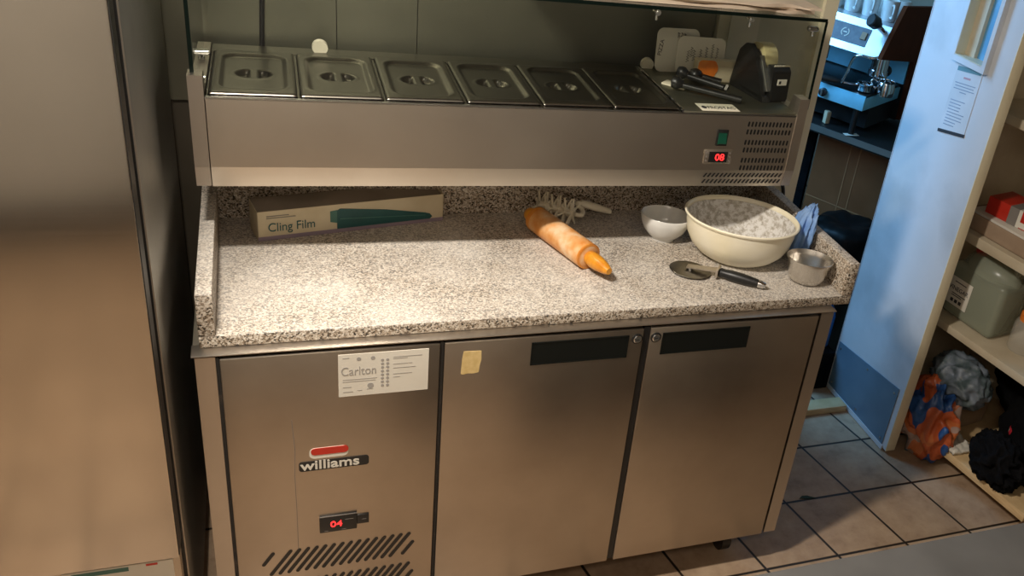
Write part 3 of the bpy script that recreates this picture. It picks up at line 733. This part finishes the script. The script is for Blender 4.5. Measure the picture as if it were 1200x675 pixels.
for v in bm.verts:
    k=noise.fractal(v.co*28,1.0,2.0,4); r=math.hypot(v.co.x,v.co.y)
    if v.co.z<.114 and r>.01: v.co.x*=1-.02*max(k,0); v.co.y*=1-.02*max(k,0); v.co.z+=.004*max(k,0)
fl=obj('flour_residue',bm,'flour',bb,'all')
# steel cup
sc=empty('steel_cup',(1.422,.116,ZT),-.55); sc.scale=(1.12,.92,.96); tag(sc,'small stainless steel cup at the right front corner of the worktop','cup')
bm=B(); lathe(bm,[(q[0]*1.24,q[1]*1.22) for q in ((.0,0),(.024,0),(.031,.004),(.036,.018),(.040,.045),(.0425,.050),(.0445,.058),(.0432,.0585),(.0405,.052),(.0382,.046),(.034,.018),(.029,.007),(.0,.005))],48,cap0=False); obj('cup_body',bm,'cup_steel',sc,50)
# pizza cutter lying flat-ish
pc=empty('pizza_cutter',(1.124,.192,.905)); tag(pc,'pizza cutter with round steel wheel and black handle in front of the mixing bowl','pizza cutter')
W0=Vector((0,0,.0)); H0=Vector((1.185,.157,.917))-Vector((1.124,.192,.905)); H1=Vector((1.286,.078,.914))-Vector((1.124,.192,.905))
Rt=Matrix.Rotation(.03,4,'Y')@Matrix.Rotation(.03,4,'X')@Matrix.Rotation(-.46,4,'Z')@Matrix.Diagonal((1.08,.90,1,1))
bm=B(); lathe(bm,[(.0495,0),(.0505,.0008),(.0495,.0016),(.010,.0028)],56,Rt@Matrix.Translation((0,0,.0005)),cap1=True); wh=obj('wheel',bm,'steel_lid',pc,30)
bm=B(); lathe(bm,[(.007,.0),(.007,.006),(.004,.008)],16,Matrix.Translation((0,0,.003)),cap1=True); obj('axle',bm,'chrome',wh,40)
dh=(H1-H0).normalized(); sd=Vector((-dh.y,dh.x,0))
bm=B(); 
v_=[Vector((0,0,.008))+sd*.010-dh*.010,Vector((0,0,.008))-sd*.010-dh*.010,H0-sd*.012+Vector((0,0,.003)),H0+sd*.012+Vector((0,0,.003))]
A_=[bm.verts.new(q) for q in v_]; C_=[bm.verts.new(q+Vector((0,0,.003))) for q in v_]
for i in range(4): bm.faces.new((A_[i],A_[(i+1)%4],C_[(i+1)%4],C_[i]))
bm.faces.new(A_[::-1]); bm.faces.new(C_); obj('fork',bm,'steel',pc)
bm=B(); Mg=Matrix.Translation(H0)@dh.to_track_quat('Z','Y').to_matrix().to_4x4(); box(bm,(-.019,-.010,-.003),(.019,.012,.003),.001,mat=Mg); obj('finger_guard',bm,'steel',pc,30)
bm=B(); lh=(H1-H0).length; lathe(bm,[(.008,.003),(.0125,.006),(.0115,.016),(.0135,.035),(.0138,.06),(.0125,.085),(.010,lh-.022)],20,Mg,cap1=True); obj('handle',bm,'black',pc,50)
bm=B(); lathe(bm,[(.0102,lh-.022),(.0098,lh-.012),(.006,lh-.002)],20,Mg,cap1=True); obj('end_cap',bm,'chrome',pc,50)
# crumpled blue paper towel
bm=blob((0,0,.080),(.024,.040,.072),23,.40,2.1,5,flat=0.002,zf=.35)
for v in bm.verts: v.co.x+=.42*max(v.co.z-.095,0); v.co.y+=.15*max(v.co.z-.095,0)
t=obj('paper_towel',bm,'blue_paper',None,'all')
t.location=(1.455,.232,ZT)
tag(t,'crumpled blue paper towel stuffed between the mixing bowl and the right upstand','paper towel')
# power cable from the unit
bm=B(); tube(bm,smoothpts([(1.37,.47,1.095),(1.43,.49,1.078),(1.485,.50,1.045),(1.525,.50,1.012),(1.542,.50,.970),(1.547,.50,.90),(1.547,.50,.5),(1.547,.50,.03)]),.0055,10)
t=obj('power_cable',bm,'black',None,'all'); tag(t,'black power cable hanging from the right end of the topping unit','cable')
bm=B(); tube(bm,smoothpts([(.166,.672,2.3),(.168,.672,1.8),(.160,.672,1.44),(.153,.672,1.28),(.15,.672,1.1)]),.0055,10)
t=obj('wall_cable',bm,'black',None,'all'); tag(t,'dark cable running down the steel wall behind the left lids','cable')

# ------------------------------------------------------------------ upright fridge on the left
fr=tag(empty('upright_fridge',(-.42,-.1,0)),'tall stainless steel upright fridge filling the left side','fridge')
def fb(name,a,b,mat,bev=0,parent=None): return bx(name,(a[0]+.42,a[1]+.1,a[2]),(b[0]+.42,b[1]+.1,b[2]),mat,parent or fr,bev)
fb('cabinet_body',(-.75,-.085,.12),(-.044,.62,2.1),'steel_side',.002)
fb('front_frame',(-.75,-.092,.12),(-.0455,-.085,2.1),'black')
fb('corner_trim',(-.0465,-.087,.12),(-.0432,-.0845,2.1),'steel')
fd=fb('fridge_door',(-.745,-.160,.515),(-.048,-.110,2.05),'steel_fridge',.003)
fb('door_seal',(-.74,-.110,.53),(-.054,-.092,2.04),'rubber',parent=fd)
fb('painted_side_reflection',(-.0485,-.157,.52),(-.0470,-.110,2.045),'black',parent=fd)  # dark reflection on the door side, painted as a black strip
lp=fb('lower_panel',(-.745,-.135,.14),(-.050,-.093,.497),'steel_fridge',.002)
fb('rating_label',(-.25,-.1365,.42),(-.063,-.1352,.492),'paper',parent=lp); fb('label_stripe',(-.235,-.1372,.478),(-.14,-.1366,.488),'teal_light',parent=lp)
fb('label_print',(-.11,-.1372,.484),(-.09,-.1366,.489),'red',parent=lp)
for x,y in((-.7,-.05),(-.1,-.05),(-.7,.58),(-.1,.58)):
    bm=B(); cyl(bm,(x+.42,y+.1,0),(x+.42,y+.1,.12),.022); obj('foot',bm,'black',fr,30)
fb('door_handle',(-.70,-.20,1.0),(-.68,-.16,1.5),'black',.004,fd)

# ------------------------------------------------------------------ narrow white door
dr=empty('door_1',(2.15,.60,0)); struct(dr,'narrow white panelled door with blue-grey kick plate, standing open on the right','door')
def db(name,a,b,mat,bev=0,parent=None): return bx(name,(a[0]-2.15,a[1]-.60,a[2]),(b[0]-2.15,b[1]-.60,b[2]),mat,parent or dr,bev)
bm=B()
for a,b in(((2.132,.386,.012),(2.168,.485,2.05)),((2.132,.622,.012),(2.168,.805,2.05)),((2.132,.485,.012),(2.168,.622,1.385)),((2.132,.485,1.93),(2.168,.622,2.05))):
    box(bm,(a[0]-2.15,a[1]-.60,a[2]),(b[0]-2.15,b[1]-.60,b[2]))
slab=obj('door_panel',bm,'door',dr)
db('door_edge',(2.1300,.3830,.012),(2.1705,.3858,2.05),'cream',.001)
db('door_edge',(2.1300,.805,.012),(2.1705,.808,2.05),'door',.001)
# vision panel
vf=B()
for a,b in(((2.112,.472,1.365),(2.133,.488,1.95)),((2.112,.620,1.365),(2.133,.636,1.95)),((2.112,.488,1.365),(2.133,.620,1.383)),((2.112,.488,1.932),(2.133,.620,1.95))):
    box(vf,(a[0]-2.15,a[1]-.60,a[2]),(b[0]-2.15,b[1]-.60,b[2]))
obj('window_frame',vf,'door',dr)
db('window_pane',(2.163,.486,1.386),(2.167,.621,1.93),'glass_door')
for a_,b_ in(((2.113,.6185,1.384),(2.163,.6212,1.93)),((2.113,.486,1.384),(2.163,.4885,1.93)),((2.113,.4885,1.3835),(2.163,.6185,1.386))): db('window_lining',a_,b_,'cream_wall')
db('window_bead',(2.150,.575,1.386),(2.163,.6185,1.93),'shelf')
kp=B(); prism(kp,[(y-.60,z) for y,z in((.412,.02),(.798,.02),(.798,.215),(.412,.262))],'x',2.129-2.15,2.132-2.15); kp=obj('kick_plate',kp,'kick',dr)
bm=B()
for y,z in((.43,.04),(.43,.235),(.78,.04),(.78,.195),(.6,.04),(.6,.22)): cyl(bm,(2.129-2.15,y-.6,z),(2.127-2.15,y-.6,z),.004,seg=8)
obj('screws',bm,'steel',kp)
db('bottom_strip',(2.126,.405,.004),(2.1315,.80,.022),'door')
# paper notice on the door
nt=empty('paper_notice',(2.1315,.55,1.25)); tag(nt,'white printed notice taped to the white door below its window','notice')
bm=B(); prism(bm,[(.060,.108),(-.058,.124),(-.060,-.085),(.062,-.108)],'x',-.0012,-.0004); pg=obj('page',bm,'door',nt)
bm=B(); prism(bm,[(.056,.102),(-.052,.117),(-.052,.103),(.056,.088)],'x',-.0022,-.0010); obj('header_band',bm,'header_teal',nt)
bm=B(); prism(bm,[(.064,-.104),(-.062,-.080),(-.062,-.090),(.064,-.114)],'x',-.0024,-.0010); obj('lower_band',bm,'ink',nt)
bm=B()
def tl(y0,y1,z): prism(bm,[(y0,z-y0*.12),(y1,z-y1*.12),(y1,z-y1*.12-.0026),(y0,z-y0*.12-.0026)],'x',-.0018,-.0010)
for k,(y0,y1) in enumerate(((.05,-.045),(.046,-.04),(.05,-.046),(.018,-.012))): tl(y0,y1,.060-k*.009)
for k in range(9): tl(.048,random.uniform(-.045,.0),.005-k*.010)
obj('print_lines',bm,'notice_ink',pg)
bm=B(); prism(bm,[(.018,.078),(-.014,.082),(-.014,.076),(.018,.072)],'x',-.0018,-.0010); obj('red_heading',bm,'faded_red',pg)

# ------------------------------------------------------------------ coffee corner in the back room
AZ=math.atan2(-.849955,.526856)
OC=Vector((2.114,1.335,0))
def local_empty(name,label,cat,group=None,off=(0,0,0)):
    v=Matrix.Rotation(AZ,3,'Z')@Vector(off); o=empty(name,(OC.x+v.x,OC.y+v.y,off[2]),AZ); return tag(o,label,cat,group)
cc=local_empty('coffee_counter','blue edged counter carrying the coffee machine in the room beyond','counter')
bx('counter_top',(-.75,.004,.865),(.70,.62,.898),'black',cc,.001)  # shadow under the machine is put into this black colour
bx('front_edge',(-.75,0,.872),(.70,.004,.896),'steel_side',cc)
bx('painted_dark_gap',(-.69,.14,0),(-.02,.16,.865),'black_soft',cc)  # flat black panel painted in for the unlit room beyond
pb=bx('tiled_front',(.012,.10,0),(.70,.13,.865),'brown_tile',cc)
for x in(.158,.200,.52): bx('grout_line',(x,.0985,0),(x+.004,.1,.865),'grout',pb)
for z in(.18,.568): bx('grout_line',(.012,.0985,z),(.70,.1,z+.004),'grout',pb)
bx('left_support',(-.72,.12,0),(-.69,.6,.865),'brown_side',cc)
# machine
cm=local_empty('coffee_machine','espresso machine lit blue, with brown side panel and cups on top','coffee machine',off=(0,0,.898))
def mb(name,a,b,mat,bev=0,parent=None): return bx(name,(a[0],a[1],a[2]-.898),(b[0],b[1],b[2]-.898),mat,parent or cm,bev)
bm=B()
prism(bm,[(w_,z-.898) for w_,z in((.0,1.207),(.062,1.318),(.46,1.318),(.46,1.207))],'x',-.50,.215); hd=obj('head',bm,'machine',cm)
# control panel lies on the sloping front
Ms=Matrix(((1,0,0,0),(0,.468,-.884,.005),(0,.884,.468,1.205-.898),(0,0,0,1)))
def slab_on_slope(name,x0,x1,t0,t1,h,mat,parent):
    bm=B(); vs=[]
    box(bm,(x0,t0,0),(x1,t1,h))
    for v in bm.verts: v.co=Vector((v.co.x,.488*v.co.y-.873*v.co.z,1.207-.898+.873*v.co.y+.488*v.co.z))
    return obj(name,bm,mat,parent)
cp=slab_on_slope('control_panel',-.30,.145,.028,.098,.002,'machine_dark',cm)
for x in(-.035,.115): slab_on_slope('rocker_switch',x,x+.020,.052,.080,.008,'cardboard' if x>0 else 'cork',cp)
bm=B()
for k in range(20):
    a=k/20*2*PI; 
    if k in(4,5,14,15): continue
    for r in(.017,.0172):
        pass
    box(bm,(.048+.015*math.cos(a)-.002,.063+.015*math.sin(a)-.002,.002),(.048+.015*math.cos(a)+.002,.063+.015*math.sin(a)+.002,.0032))
box(bm,(.04,.061,.002),(.056,.065,.0032))
for v in bm.verts: v.co=Vector((v.co.x,.488*v.co.y-.873*v.co.z,1.207-.898+.873*v.co.y+.488*v.co.z))
obj('emblem',bm,'paper',cp)
bm=B(); prism(bm,[(w_,z-.898) for w_,z in((-.013,1.213),(.105,1.395),(.47,1.365),(.47,.92),(.34,.92),(.327,1.162))],'x',.215,.232); obj('side_panel',bm,'brown_side',cm)
mb('rear_housing',(-.50,.34,.915),(.215,.46,1.205),'black')
mb('backsplash',(-.50,.325,1.066),(.212,.34,1.205),'machine_blue')
mb('drip_tray_box',(-.50,.0,1.005),(.205,.33,1.052),'machine_blue',.003)
mb('drip_grid',(-.49,.01,1.052),(.200,.325,1.062),'black',.002)
mb('splash_apron',(-.50,.0,1.050),(.205,.006,1.062),'machine_blue')
mb('underbody',(-.46,.10,.915),(.19,.34,1.005),'black')
for x in(-.45,.17):
    for y in(.03,.30):
        bm=B(); cyl(bm,(x,y,0),(x,y,.107),.012); obj('foot',bm,'black',cm,30)
bm=B(); lathe(bm,[(.016,0),(.016,.014),(.010,.018)],20,Matrix.Translation((.032,0,1.030-.898))@Matrix.Rotation(PI/2,4,'X'),cap1=True); kb=obj('tray_knob',bm,'black',cm,40)
mb('knob_bar',(.029,-.021,1.018),(.035,-.016,1.042),'steel',parent=kb)
# steam tap knob
bm=B(); cyl(bm,(.178,-.005,1.325-.898),(.195,.06,1.29-.898),.010,seg=12)
st=obj('steam_tap',bm,'chrome',cm,30)
bm=B(); Mk=Matrix.Translation((.165,-.040,1.345-.898))@Vector((.05,.09,-.045)).to_track_quat('Z','Y').to_matrix().to_4x4(); lathe(bm,[(.020,0),(.024,.004),(.024,.032),(.018,.040),(.012,.052)],24,Mk,cap1=True); obj('tap_knob',bm,'black',st,40)
bm=B(); tube(bm,smoothpts([(.222,.02,1.222-.898),(.205,-.02,1.212-.898),(.150,-.03,1.208-.898),(.125,-.02,1.18-.898),(.105,0,1.12-.898),(.093,.005,1.085-.898)]),.0055,10); obj('steam_wand',bm,'chrome',cm,'all')
# group head with portafilter
bm=B(); cyl(bm,(.17,.14,1.135-.898),(.17,.14,1.205-.898),.034,seg=28); cyl(bm,(.17,.14,1.115-.898),(.17,.14,1.138-.898),.038,seg=28); gh=obj('group_head',bm,'chrome',cm,30)
bm=B(); cyl(bm,(-.09,.14,1.12-.898),(-.09,.14,1.205-.898),.036,seg=28); gh2=obj('group_head',bm,'black',cm,30)
pf=local_empty('portafilter','chrome portafilter with a black handle resting on the coffee machine tray','portafilter',off=(0,0,1.0625))
bm=B(); lathe(bm,[(.0,0),(.022,0),(.030,.006),(.030,.026),(.033,.030),(.033,.034),(.028,.034),(.027,.01),(0,.006)],32,Matrix.Translation((.165,.06,0)),cap0=False); obj('basket',bm,'chrome',pf,40)
bm=B(); tube(bm,[(.137,.05,.020),(.115,.03,.020),(.09,.015,.022)],.006,10); obj('neck',bm,'chrome',pf,40)
bm=B(); tube(bm,[(.095,.018,.022),(.07,.005,.022),(.02,-.02,.024),(.0,-.03,.024)],[.009,.013,.014,.008],14); obj('handle',bm,'black',pf,'all')
# jug and tamper
mj=local_empty('milk_jug','small chrome milk jug on the right of the coffee machine tray','jug',off=(0,0,1.0625))
bm=B(); lathe(bm,[(.0,0),(.034,0),(.036,.004),(.036,.03),(.030,.050),(.033,.056),(.030,.056),(.028,.048),(.033,.03),(.033,.006),(0,.004)],32,Matrix.Translation((.232,.10,0)),cap0=False); obj('jug_body',bm,'chrome',mj,40)
bm=B(); tube(bm,smoothpts([(.200,.088,.045),(.185,.078,.052),(.182,.074,.035),(.202,.088,.015)]),.004,8); obj('handle',bm,'chrome',mj,'all')
tm=local_empty('coffee_tamper','chrome tamper with black ball top behind the milk jug','tamper',off=(0,0,1.0625))
bm=B(); lathe(bm,[(0,0),(.026,0),(.026,.012),(.008,.018),(.008,.045)],24,Matrix.Translation((.178,.20,0)),cap0=False,cap1=True); obj('base',bm,'chrome',tm,40)
bm=B(); bmesh.ops.create_uvsphere(bm,u_segments=20,v_segments=14,radius=.022,matrix=Matrix.Translation((.178,.20,.066))); obj('ball_top',bm,'black',tm,'all')
# cups on the machine
cup_specs=[(-.080,.13,0,.0,'leftmost'),(-.004,.13,1,.1,'second from the left'),(.072,.13,0,-.1,'third from the left'),(.148,.135,1,.1,'fourth from the left, near the black tap')]
mug=None
def mug_mesh():
    bm=B(); lathe(bm,[(0,0),(.026,0),(.029,.006),(.032,.05),(.033,.078),(.0305,.078),(.029,.05),(.026,.01),(0,.006)],32,cap0=False); return bm
for k,(s,w_,inv,a,nm) in enumerate(cup_specs):
    v=Matrix.Rotation(AZ,3,'Z')@Vector((s,w_+.02,0))
    if mug is None:
        mug=empty('mug',(0,0,0)); mbody=obj('mug_body',mug_mesh(),'white_china',mug,50)
        bm=B(); tube(bm,smoothpts([(.030,0,.062),(.050,0,.064),(.056,0,.042),(.048,0,.020),(.029,0,.018)]),.0045,8); mh=obj('handle',bm,'white_china',mug,'all'); T=mug
    else:
        T=mug.copy(); COL.objects.link(T)
        for c in(mbody,mh):
            q=c.copy(); COL.objects.link(q); q.parent=T
    T.location=(OC.x+v.x,OC.y+v.y,1.3185); T.rotation_euler=(0,0,AZ+a*.5-.95)
    tag(T,'white mug on top of the coffee machine, '+nm,'mug','white mugs on the coffee machine')
for k,(s,w_,nm) in enumerate(((.045,.33,'behind the mugs on the left'),(.135,.30,'at the right rear of the coffee machine'))):
    v=Matrix.Rotation(AZ,3,'Z')@Vector((s,w_,0))
    bm=B(); lathe(bm,[(.0,0),(.03,0),(.034,.006),(.052,.040),(.058,.062),(.056,.062),(.05,.042),(.03,.010),(0,.008)],32,Matrix.Rotation(PI,4,'X')@Matrix.Translation((0,0,-.062)),cap0=False)
    t=obj('china_cup',bm,'white_china',None,50); t.location=(OC.x+v.x,OC.y+v.y,1.3185); tag(t,'upturned white cup, '+nm,'cup','upturned cups on the coffee machine')
# small things under the machine
for s,w_,z0,mt,nm,lab,cat in((.045,.055,.0,'cream_card','sugar_packet','small pale packet standing under the coffee machine','packet'),):
    v=Matrix.Rotation(AZ,3,'Z')@Vector((s,w_,0)); t=bx(nm,(-.010,-.012,0),(.010,.012,.05),mt,None,.003); t.location=(OC.x+v.x,OC.y+v.y,.8985); tag(t,lab,cat)
v=Matrix.Rotation(AZ,3,'Z')@Vector((.175,.025,0)); t=bx('receipt',(-.03,-.012,0),(.03,.012,.0015),'paper'); t.location=(OC.x+v.x,OC.y+v.y,.8985); t.rotation_euler=(0,0,AZ+1.0); tag(t,'white slip of paper on the edge of the coffee counter','paper slip')
# bin with black liner
bn=empty('waste_bin',(2.215,1.045,-.0)); tag(bn,'waste bin lined with a black bag behind the right end of the worktop','bin')
bm=B(); lathe(bm,[(.10,0),(.105,.01),(.125,.52),(.12,.52),(.10,.015)],32); obj('bin_body',bm,'black',bn,40)
bm=B(); lathe(bm,[(.10,.50),(.128,.545),(.139,.59),(.143,.600),(.140,.612),(.128,.606),(.118,.56),(.06,.50),(.02,.49)],56,cap0=False)
bmesh.ops.subdivide_edges(bm,edges=bm.edges[:],cuts=1,use_grid_fill=True)
bm2=B(); lathe(bm2,[(.1285,.30),(.130,.45),(.132,.53),(.136,.567),(.128,.585),(.112,.595),(.08,.600),(.05,.592),(.01,.588)],72,cap0=False,cap1=True); bm.free()
for v in bm2.verts:
    k=noise.noise(Vector((v.co.x*22,v.co.y*22,v.co.z*5)))*.012; r=math.hypot(v.co.x,v.co.y)+1e-6; v.co.x*=1+k/r; v.co.y*=1+k/r; v.co.z+=k*.8
obj('bin_liner',bm2,'black_bag',bn,'all')
# clutter between the counter and the door
t=bx('black_crate',(-.055,-.055,0),(.055,.055,.165),'black_soft',None,.006); t.location=(2.070,.850,0); tag(t,'black crate on the floor between counter and white door','crate')
bt=empty('blue_bottle',(2.090,.868,.1655)); tag(bt,'blue plastic bottle on the black crate beside the white door','bottle')
bm=B(); lathe(bm,[(0,0),(.030,0),(.033,.006),(.033,.13),(.028,.155),(.014,.175),(.013,.19)],28,cap0=False,cap1=True); obj('bottle_body',bm,'blue_bottle',bt,40)
bm=B(); lathe(bm,[(.016,.188),(.016,.212)],20,cap1=True); obj('cap',bm,'white_china',bt,40)
bm=B(); pts=[]
for k in range(46):
    a=k*.42; pts.append((.030*math.cos(a)*(1+.1*math.sin(k)),.036*math.sin(a),.006+.0006*k+.003*math.sin(k*1.7)))
tube(bm,pts,.0038,8); t=obj('white_cord',bm,'white_china',None,'all'); t.location=(2.052,.820,.1665); t.scale=(.75,.6,1); tag(t,'coil of white cord on the black crate','cord')

# ------------------------------------------------------------------ shelving on the right
EZ=math.atan2(-.985,.17)
def se(name,e_,m_,z,extra=0):
    v=Matrix.Rotation(EZ,3,'Z')@Vector((e_,m_,0)); return empty(name,(2.24+v.x,.52+v.y,z),EZ+extra)
sh=tag(se('shelf_unit',0,0,0),'cream painted open shelf unit behind the white door','shelf unit')
for z0,z1 in((.812,.846),(.485,.512)): bx('shelf_board',(-.08,0,z0),(.655,.44,z1),'shelf',sh,.002)
bx('shelf_board',(-.08,.02,1.215),(.655,.44,1.245),'shelf',sh,.002)
bx('back_panel',(-.08,.44,0),(.655,.455,1.9),'shelf',sh)
bx('end_panel',(-.10,0,0),(-.08,.455,1.9),'shelf',sh); bx('end_panel',(.655,.10,0),(.675,.455,1.9),'shelf',sh)
bb_=bx('bottom_board',(-.02,-.012,.070),(.62,.44,.100),'wood_light',sh,.002)
for e_ in(.03,.60): bx('foot',(e_-.02,.10,0),(e_+.02,.40,.070),'wood_light',sh)
# cardboard tray, papers, red carton
tr_=tag(se('cardboard_tray',.26,.14,.8463),'low brown cardboard tray on the upper shelf under the red carton','tray')
bm=B(); W2,D2,H2=.27,.11,.055
box(bm,(-W2,-D2,0),(W2,D2,.003)); box(bm,(-W2,-D2,0),(W2,-D2+.003,H2)); box(bm,(-W2,D2-.003,0),(W2,D2,H2)); box(bm,(-W2,-D2,0),(-W2+.003,D2,H2)); box(bm,(W2-.003,-D2,0),(W2,D2,H2))
obj('tray_body',bm,'cardboard',tr_)
t=se('paper_pile',.26,.14,.8500); tag(t,'white papers filling the cardboard tray','paper')
bx('sheets',(-.255,-.10,0),(.255,.10,.056),'paper',t,.003)
rc=tag(se('red_carton',.16,.13,.9065,.08),'red carton with grey and white bands on the cardboard tray','carton')
bx('carton',(-.12,-.055,0),(.18,.07,.058),'red',rc,.002)
bx('grey_band',(-.035,-.0562,0.0005),(.0,.0712,.0590),'ink_grey',rc); bx('white_band',(0,-.0562,.0006),(.012,.0712,.0592),'paper',rc)
bx('white_panel',(.012,-.0560,.004),(.18,-.0552,.022),'paper',rc); bx('print_mark',(.08,-.0562,.040),(.13,-.0552,.048),'paper',rc)
t=tag(se('paper_roll',.02,.215,.9065,.1),'pale rolled paper lying behind the red carton','paper roll'); bm=B(); cyl(bm,(.0,0,.021),(.17,0,.021),.02,.019,seg=24); obj('roll',bm,'sheet',t,30)
# jerrycan
jc=tag(se('jerrycan',.115,.125,.5123),'cloudy plastic jerrycan with white vinegar label on the middle shelf','jerrycan')
bm=B(); box(bm,(-.115,-.072,0),(.115,.072,.20),.022,seg=4)
obj('can_body',bm,'jug',jc,60)
bm=B(); box(bm,(-.108,-.066,.006),(.108,.066,.165),.018,seg=3); obj('liquid',bm,'vinegar',jc,60)
bm=B(); lathe(bm,[(1,0),(.97,.02),(.80,.045),(.52,.060),(.40,.064)],40,Matrix.Translation((0,0,.19))@Matrix.Diagonal((.112,.070,1,1)),cap1=True); obj('shoulder',bm,'jug',jc,60)
bm=B(); tube(bm,smoothpts([(.085,0,.215),(.085,0,.252),(.05,0,.262),(-.005,0,.258),(-.03,0,.245)]),.014,12); obj('handle',bm,'jug',jc,'all')
bm=B(); cyl(bm,(-.065,0,.235),(-.065,0,.275),.024,seg=24); obj('cap',bm,'red',jc,30)
lb=bx('paper_label',(-.10,-.0735,.045),(-.005,-.0725,.145),'paper',jc,.0003)
text('lettering','VINEGAR',.022,'ink',lb,(-.098,-.0740,.098),sx=.93)
bm=B()
for z,x0,x1 in((.128,-.08,-.03),(.085,-.08,-.02),(.078,-.08,-.035)): box(bm,(x0,-.0742,z),(x1,-.0734,z+.003))
for k in range(3): box(bm,(-.078+k*.018,-.0742,.056),(-.066+k*.018,-.0734,.068))
obj('label_print',bm,'ink',lb)
# jar with red lid
jr=tag(se('plastic_jar',.305,.135,.5123),'clear plastic jar with orange-red lid on the middle shelf','jar')
bm=B(); lathe(bm,[(.0,0),(.044,0),(.048,.006),(.048,.095),(.040,.110),(.034,.112)],36,cap0=False); obj('jar_body',bm,'jar',jr,40)
bm=B(); lathe(bm,[(.037,.108),(.038,.112),(.038,.134),(.034,.138)],32,cap1=True,cap0=True); obj('lid',bm,'orange',jr,40)
t=se('wooden_spoon',.245,.20,.5123); tag(t,'thin wooden stick leaning behind the jar','stick'); bm=B(); cyl(bm,(-.05,.03,.005),(.03,.0,.16),.004,seg=8); obj('stick',bm,'wood_light',t,30)
# bags on the floor and on the bottom board
def bag(name,c,r,seed,mat,label,cat,amp=.3,flat=0.001,freq=2.2):
    bm=blob((0,0,0),r,seed,amp,freq,5,flat=flat-c[2]); o=obj(name,bm,mat,None,'all'); o.location=c; return tag(o,label,cat)
bag('carrier_bag',(2.268,.375,.150),(.078,.125,.150),3,'carrier','orange and blue plastic carrier bag on the floor behind the door edge','bag',.32,.001,2.0)
bag('patterned_bag',(2.36,.38,.30),(.085,.125,.085),9,'white_bag','pale blue-grey patterned bag above the carrier bag','bag',.25,.2,2.2)
bag('added_shade_blob',(2.615,.22,.26),(.040,.24,.14),17,'black_soft','added black shape standing in for shade at the back of the lowest shelf','shade_filler',.2,.1015,2.0)  # black blob added to stand in for shade behind the bags
t=se('wooden_support',.10,.20,.1005); bx('block',(-.09,-.10,0),(.09,.06,.105),'cardboard',t); tag(t,'brown box under the patterned bag on the bottom board','box')
bag('black_rucksack',(2.475,.07,.235),(.085,.155,.155),4,'floral','black bag with red flower print on the bottom board','bag',.28,.1015,2.0)
bag('black_jacket',(2.33,.085,.180),(.065,.105,.09),12,'black_soft','black jacket hanging over the bottom board in front of the flowered bag','jacket',.35,.1015,2.6)
for k,(e_,m_,rz,mt,lb_) in enumerate(((.15,.035,.3,'sheet','crumpled pinkish paper on the near end of the bottom board'),(.25,.025,-.2,'paper','crumpled white paper with red print on the bottom board'))):
    t=se('crumpled_paper',e_,m_,.1005,rz); tag(t,lb_,'paper')
    bm=B(); n=14; G=[[bm.verts.new((-.06+.12*i/n,-.03+.09*j/n,.012+.018*abs(noise.noise(Vector((i*.35,j*.35,k*9)))) +(.0))) for j in range(n+1)] for i in range(n+1)]
    for i in range(n):
        for j in range(n): bm.faces.new((G[i][j],G[i+1][j],G[i+1][j+1],G[i][j+1]))
    r=bmesh.ops.extrude_face_region(bm,geom=bm.faces[:])
    for v in [q for q in r['geom'] if isinstance(q,bmesh.types.BMVert)]: v.co.z-=.0115
    pg=obj('page',bm,mt,t,'all')
    if k: bx('red_print',(-.02,-.028,.030),(.02,-.01,.034),'ink_red',t)
# steel leg by the table, the grey table itself
lg=tag(empty('steel_post',(2.395,-.185,0)),'brushed steel post at the right edge beyond the grey table','post')
bx('post',(-.03,-.05,0),(.08,.03,1.3),'steel',lg,.003); bx('foot_plate',(-.04,-.06,0),(.09,.04,.006),'steel',lg)
tb=tag(empty('steel_table',(1.2,-1.1,0)),'scuffed grey metal table in the bottom right foreground','table')
bm=B(); box(bm,(-.45,-.36,.865),(1.2,.309,.9),.004); obj('table_top',bm,'table',tb,30)
for x in(-.4,1.14):
    for y in(-.31,.26): bx('leg',(x-.02,y-.02,0),(x+.02,y+.02,.865),'steel',tb)
bx('undershelf',(-.42,-.33,.25),(1.16,.28,.27),'steel_side',tb)
# leaf scrap on the floor
bm=B(); prism(bm,[(-.028,-.002),(-.012,.008),(.006,.006),(.018,-.002),(.030,-.010),(.008,-.009),(-.010,-.006)],'z',0,.002); t=obj('leaf_scrap',bm,'leaf'); t.location=(1.722,.235,.0005); tag(t,'dark green leaf scrap on a tile joint right of the counter','leaf')
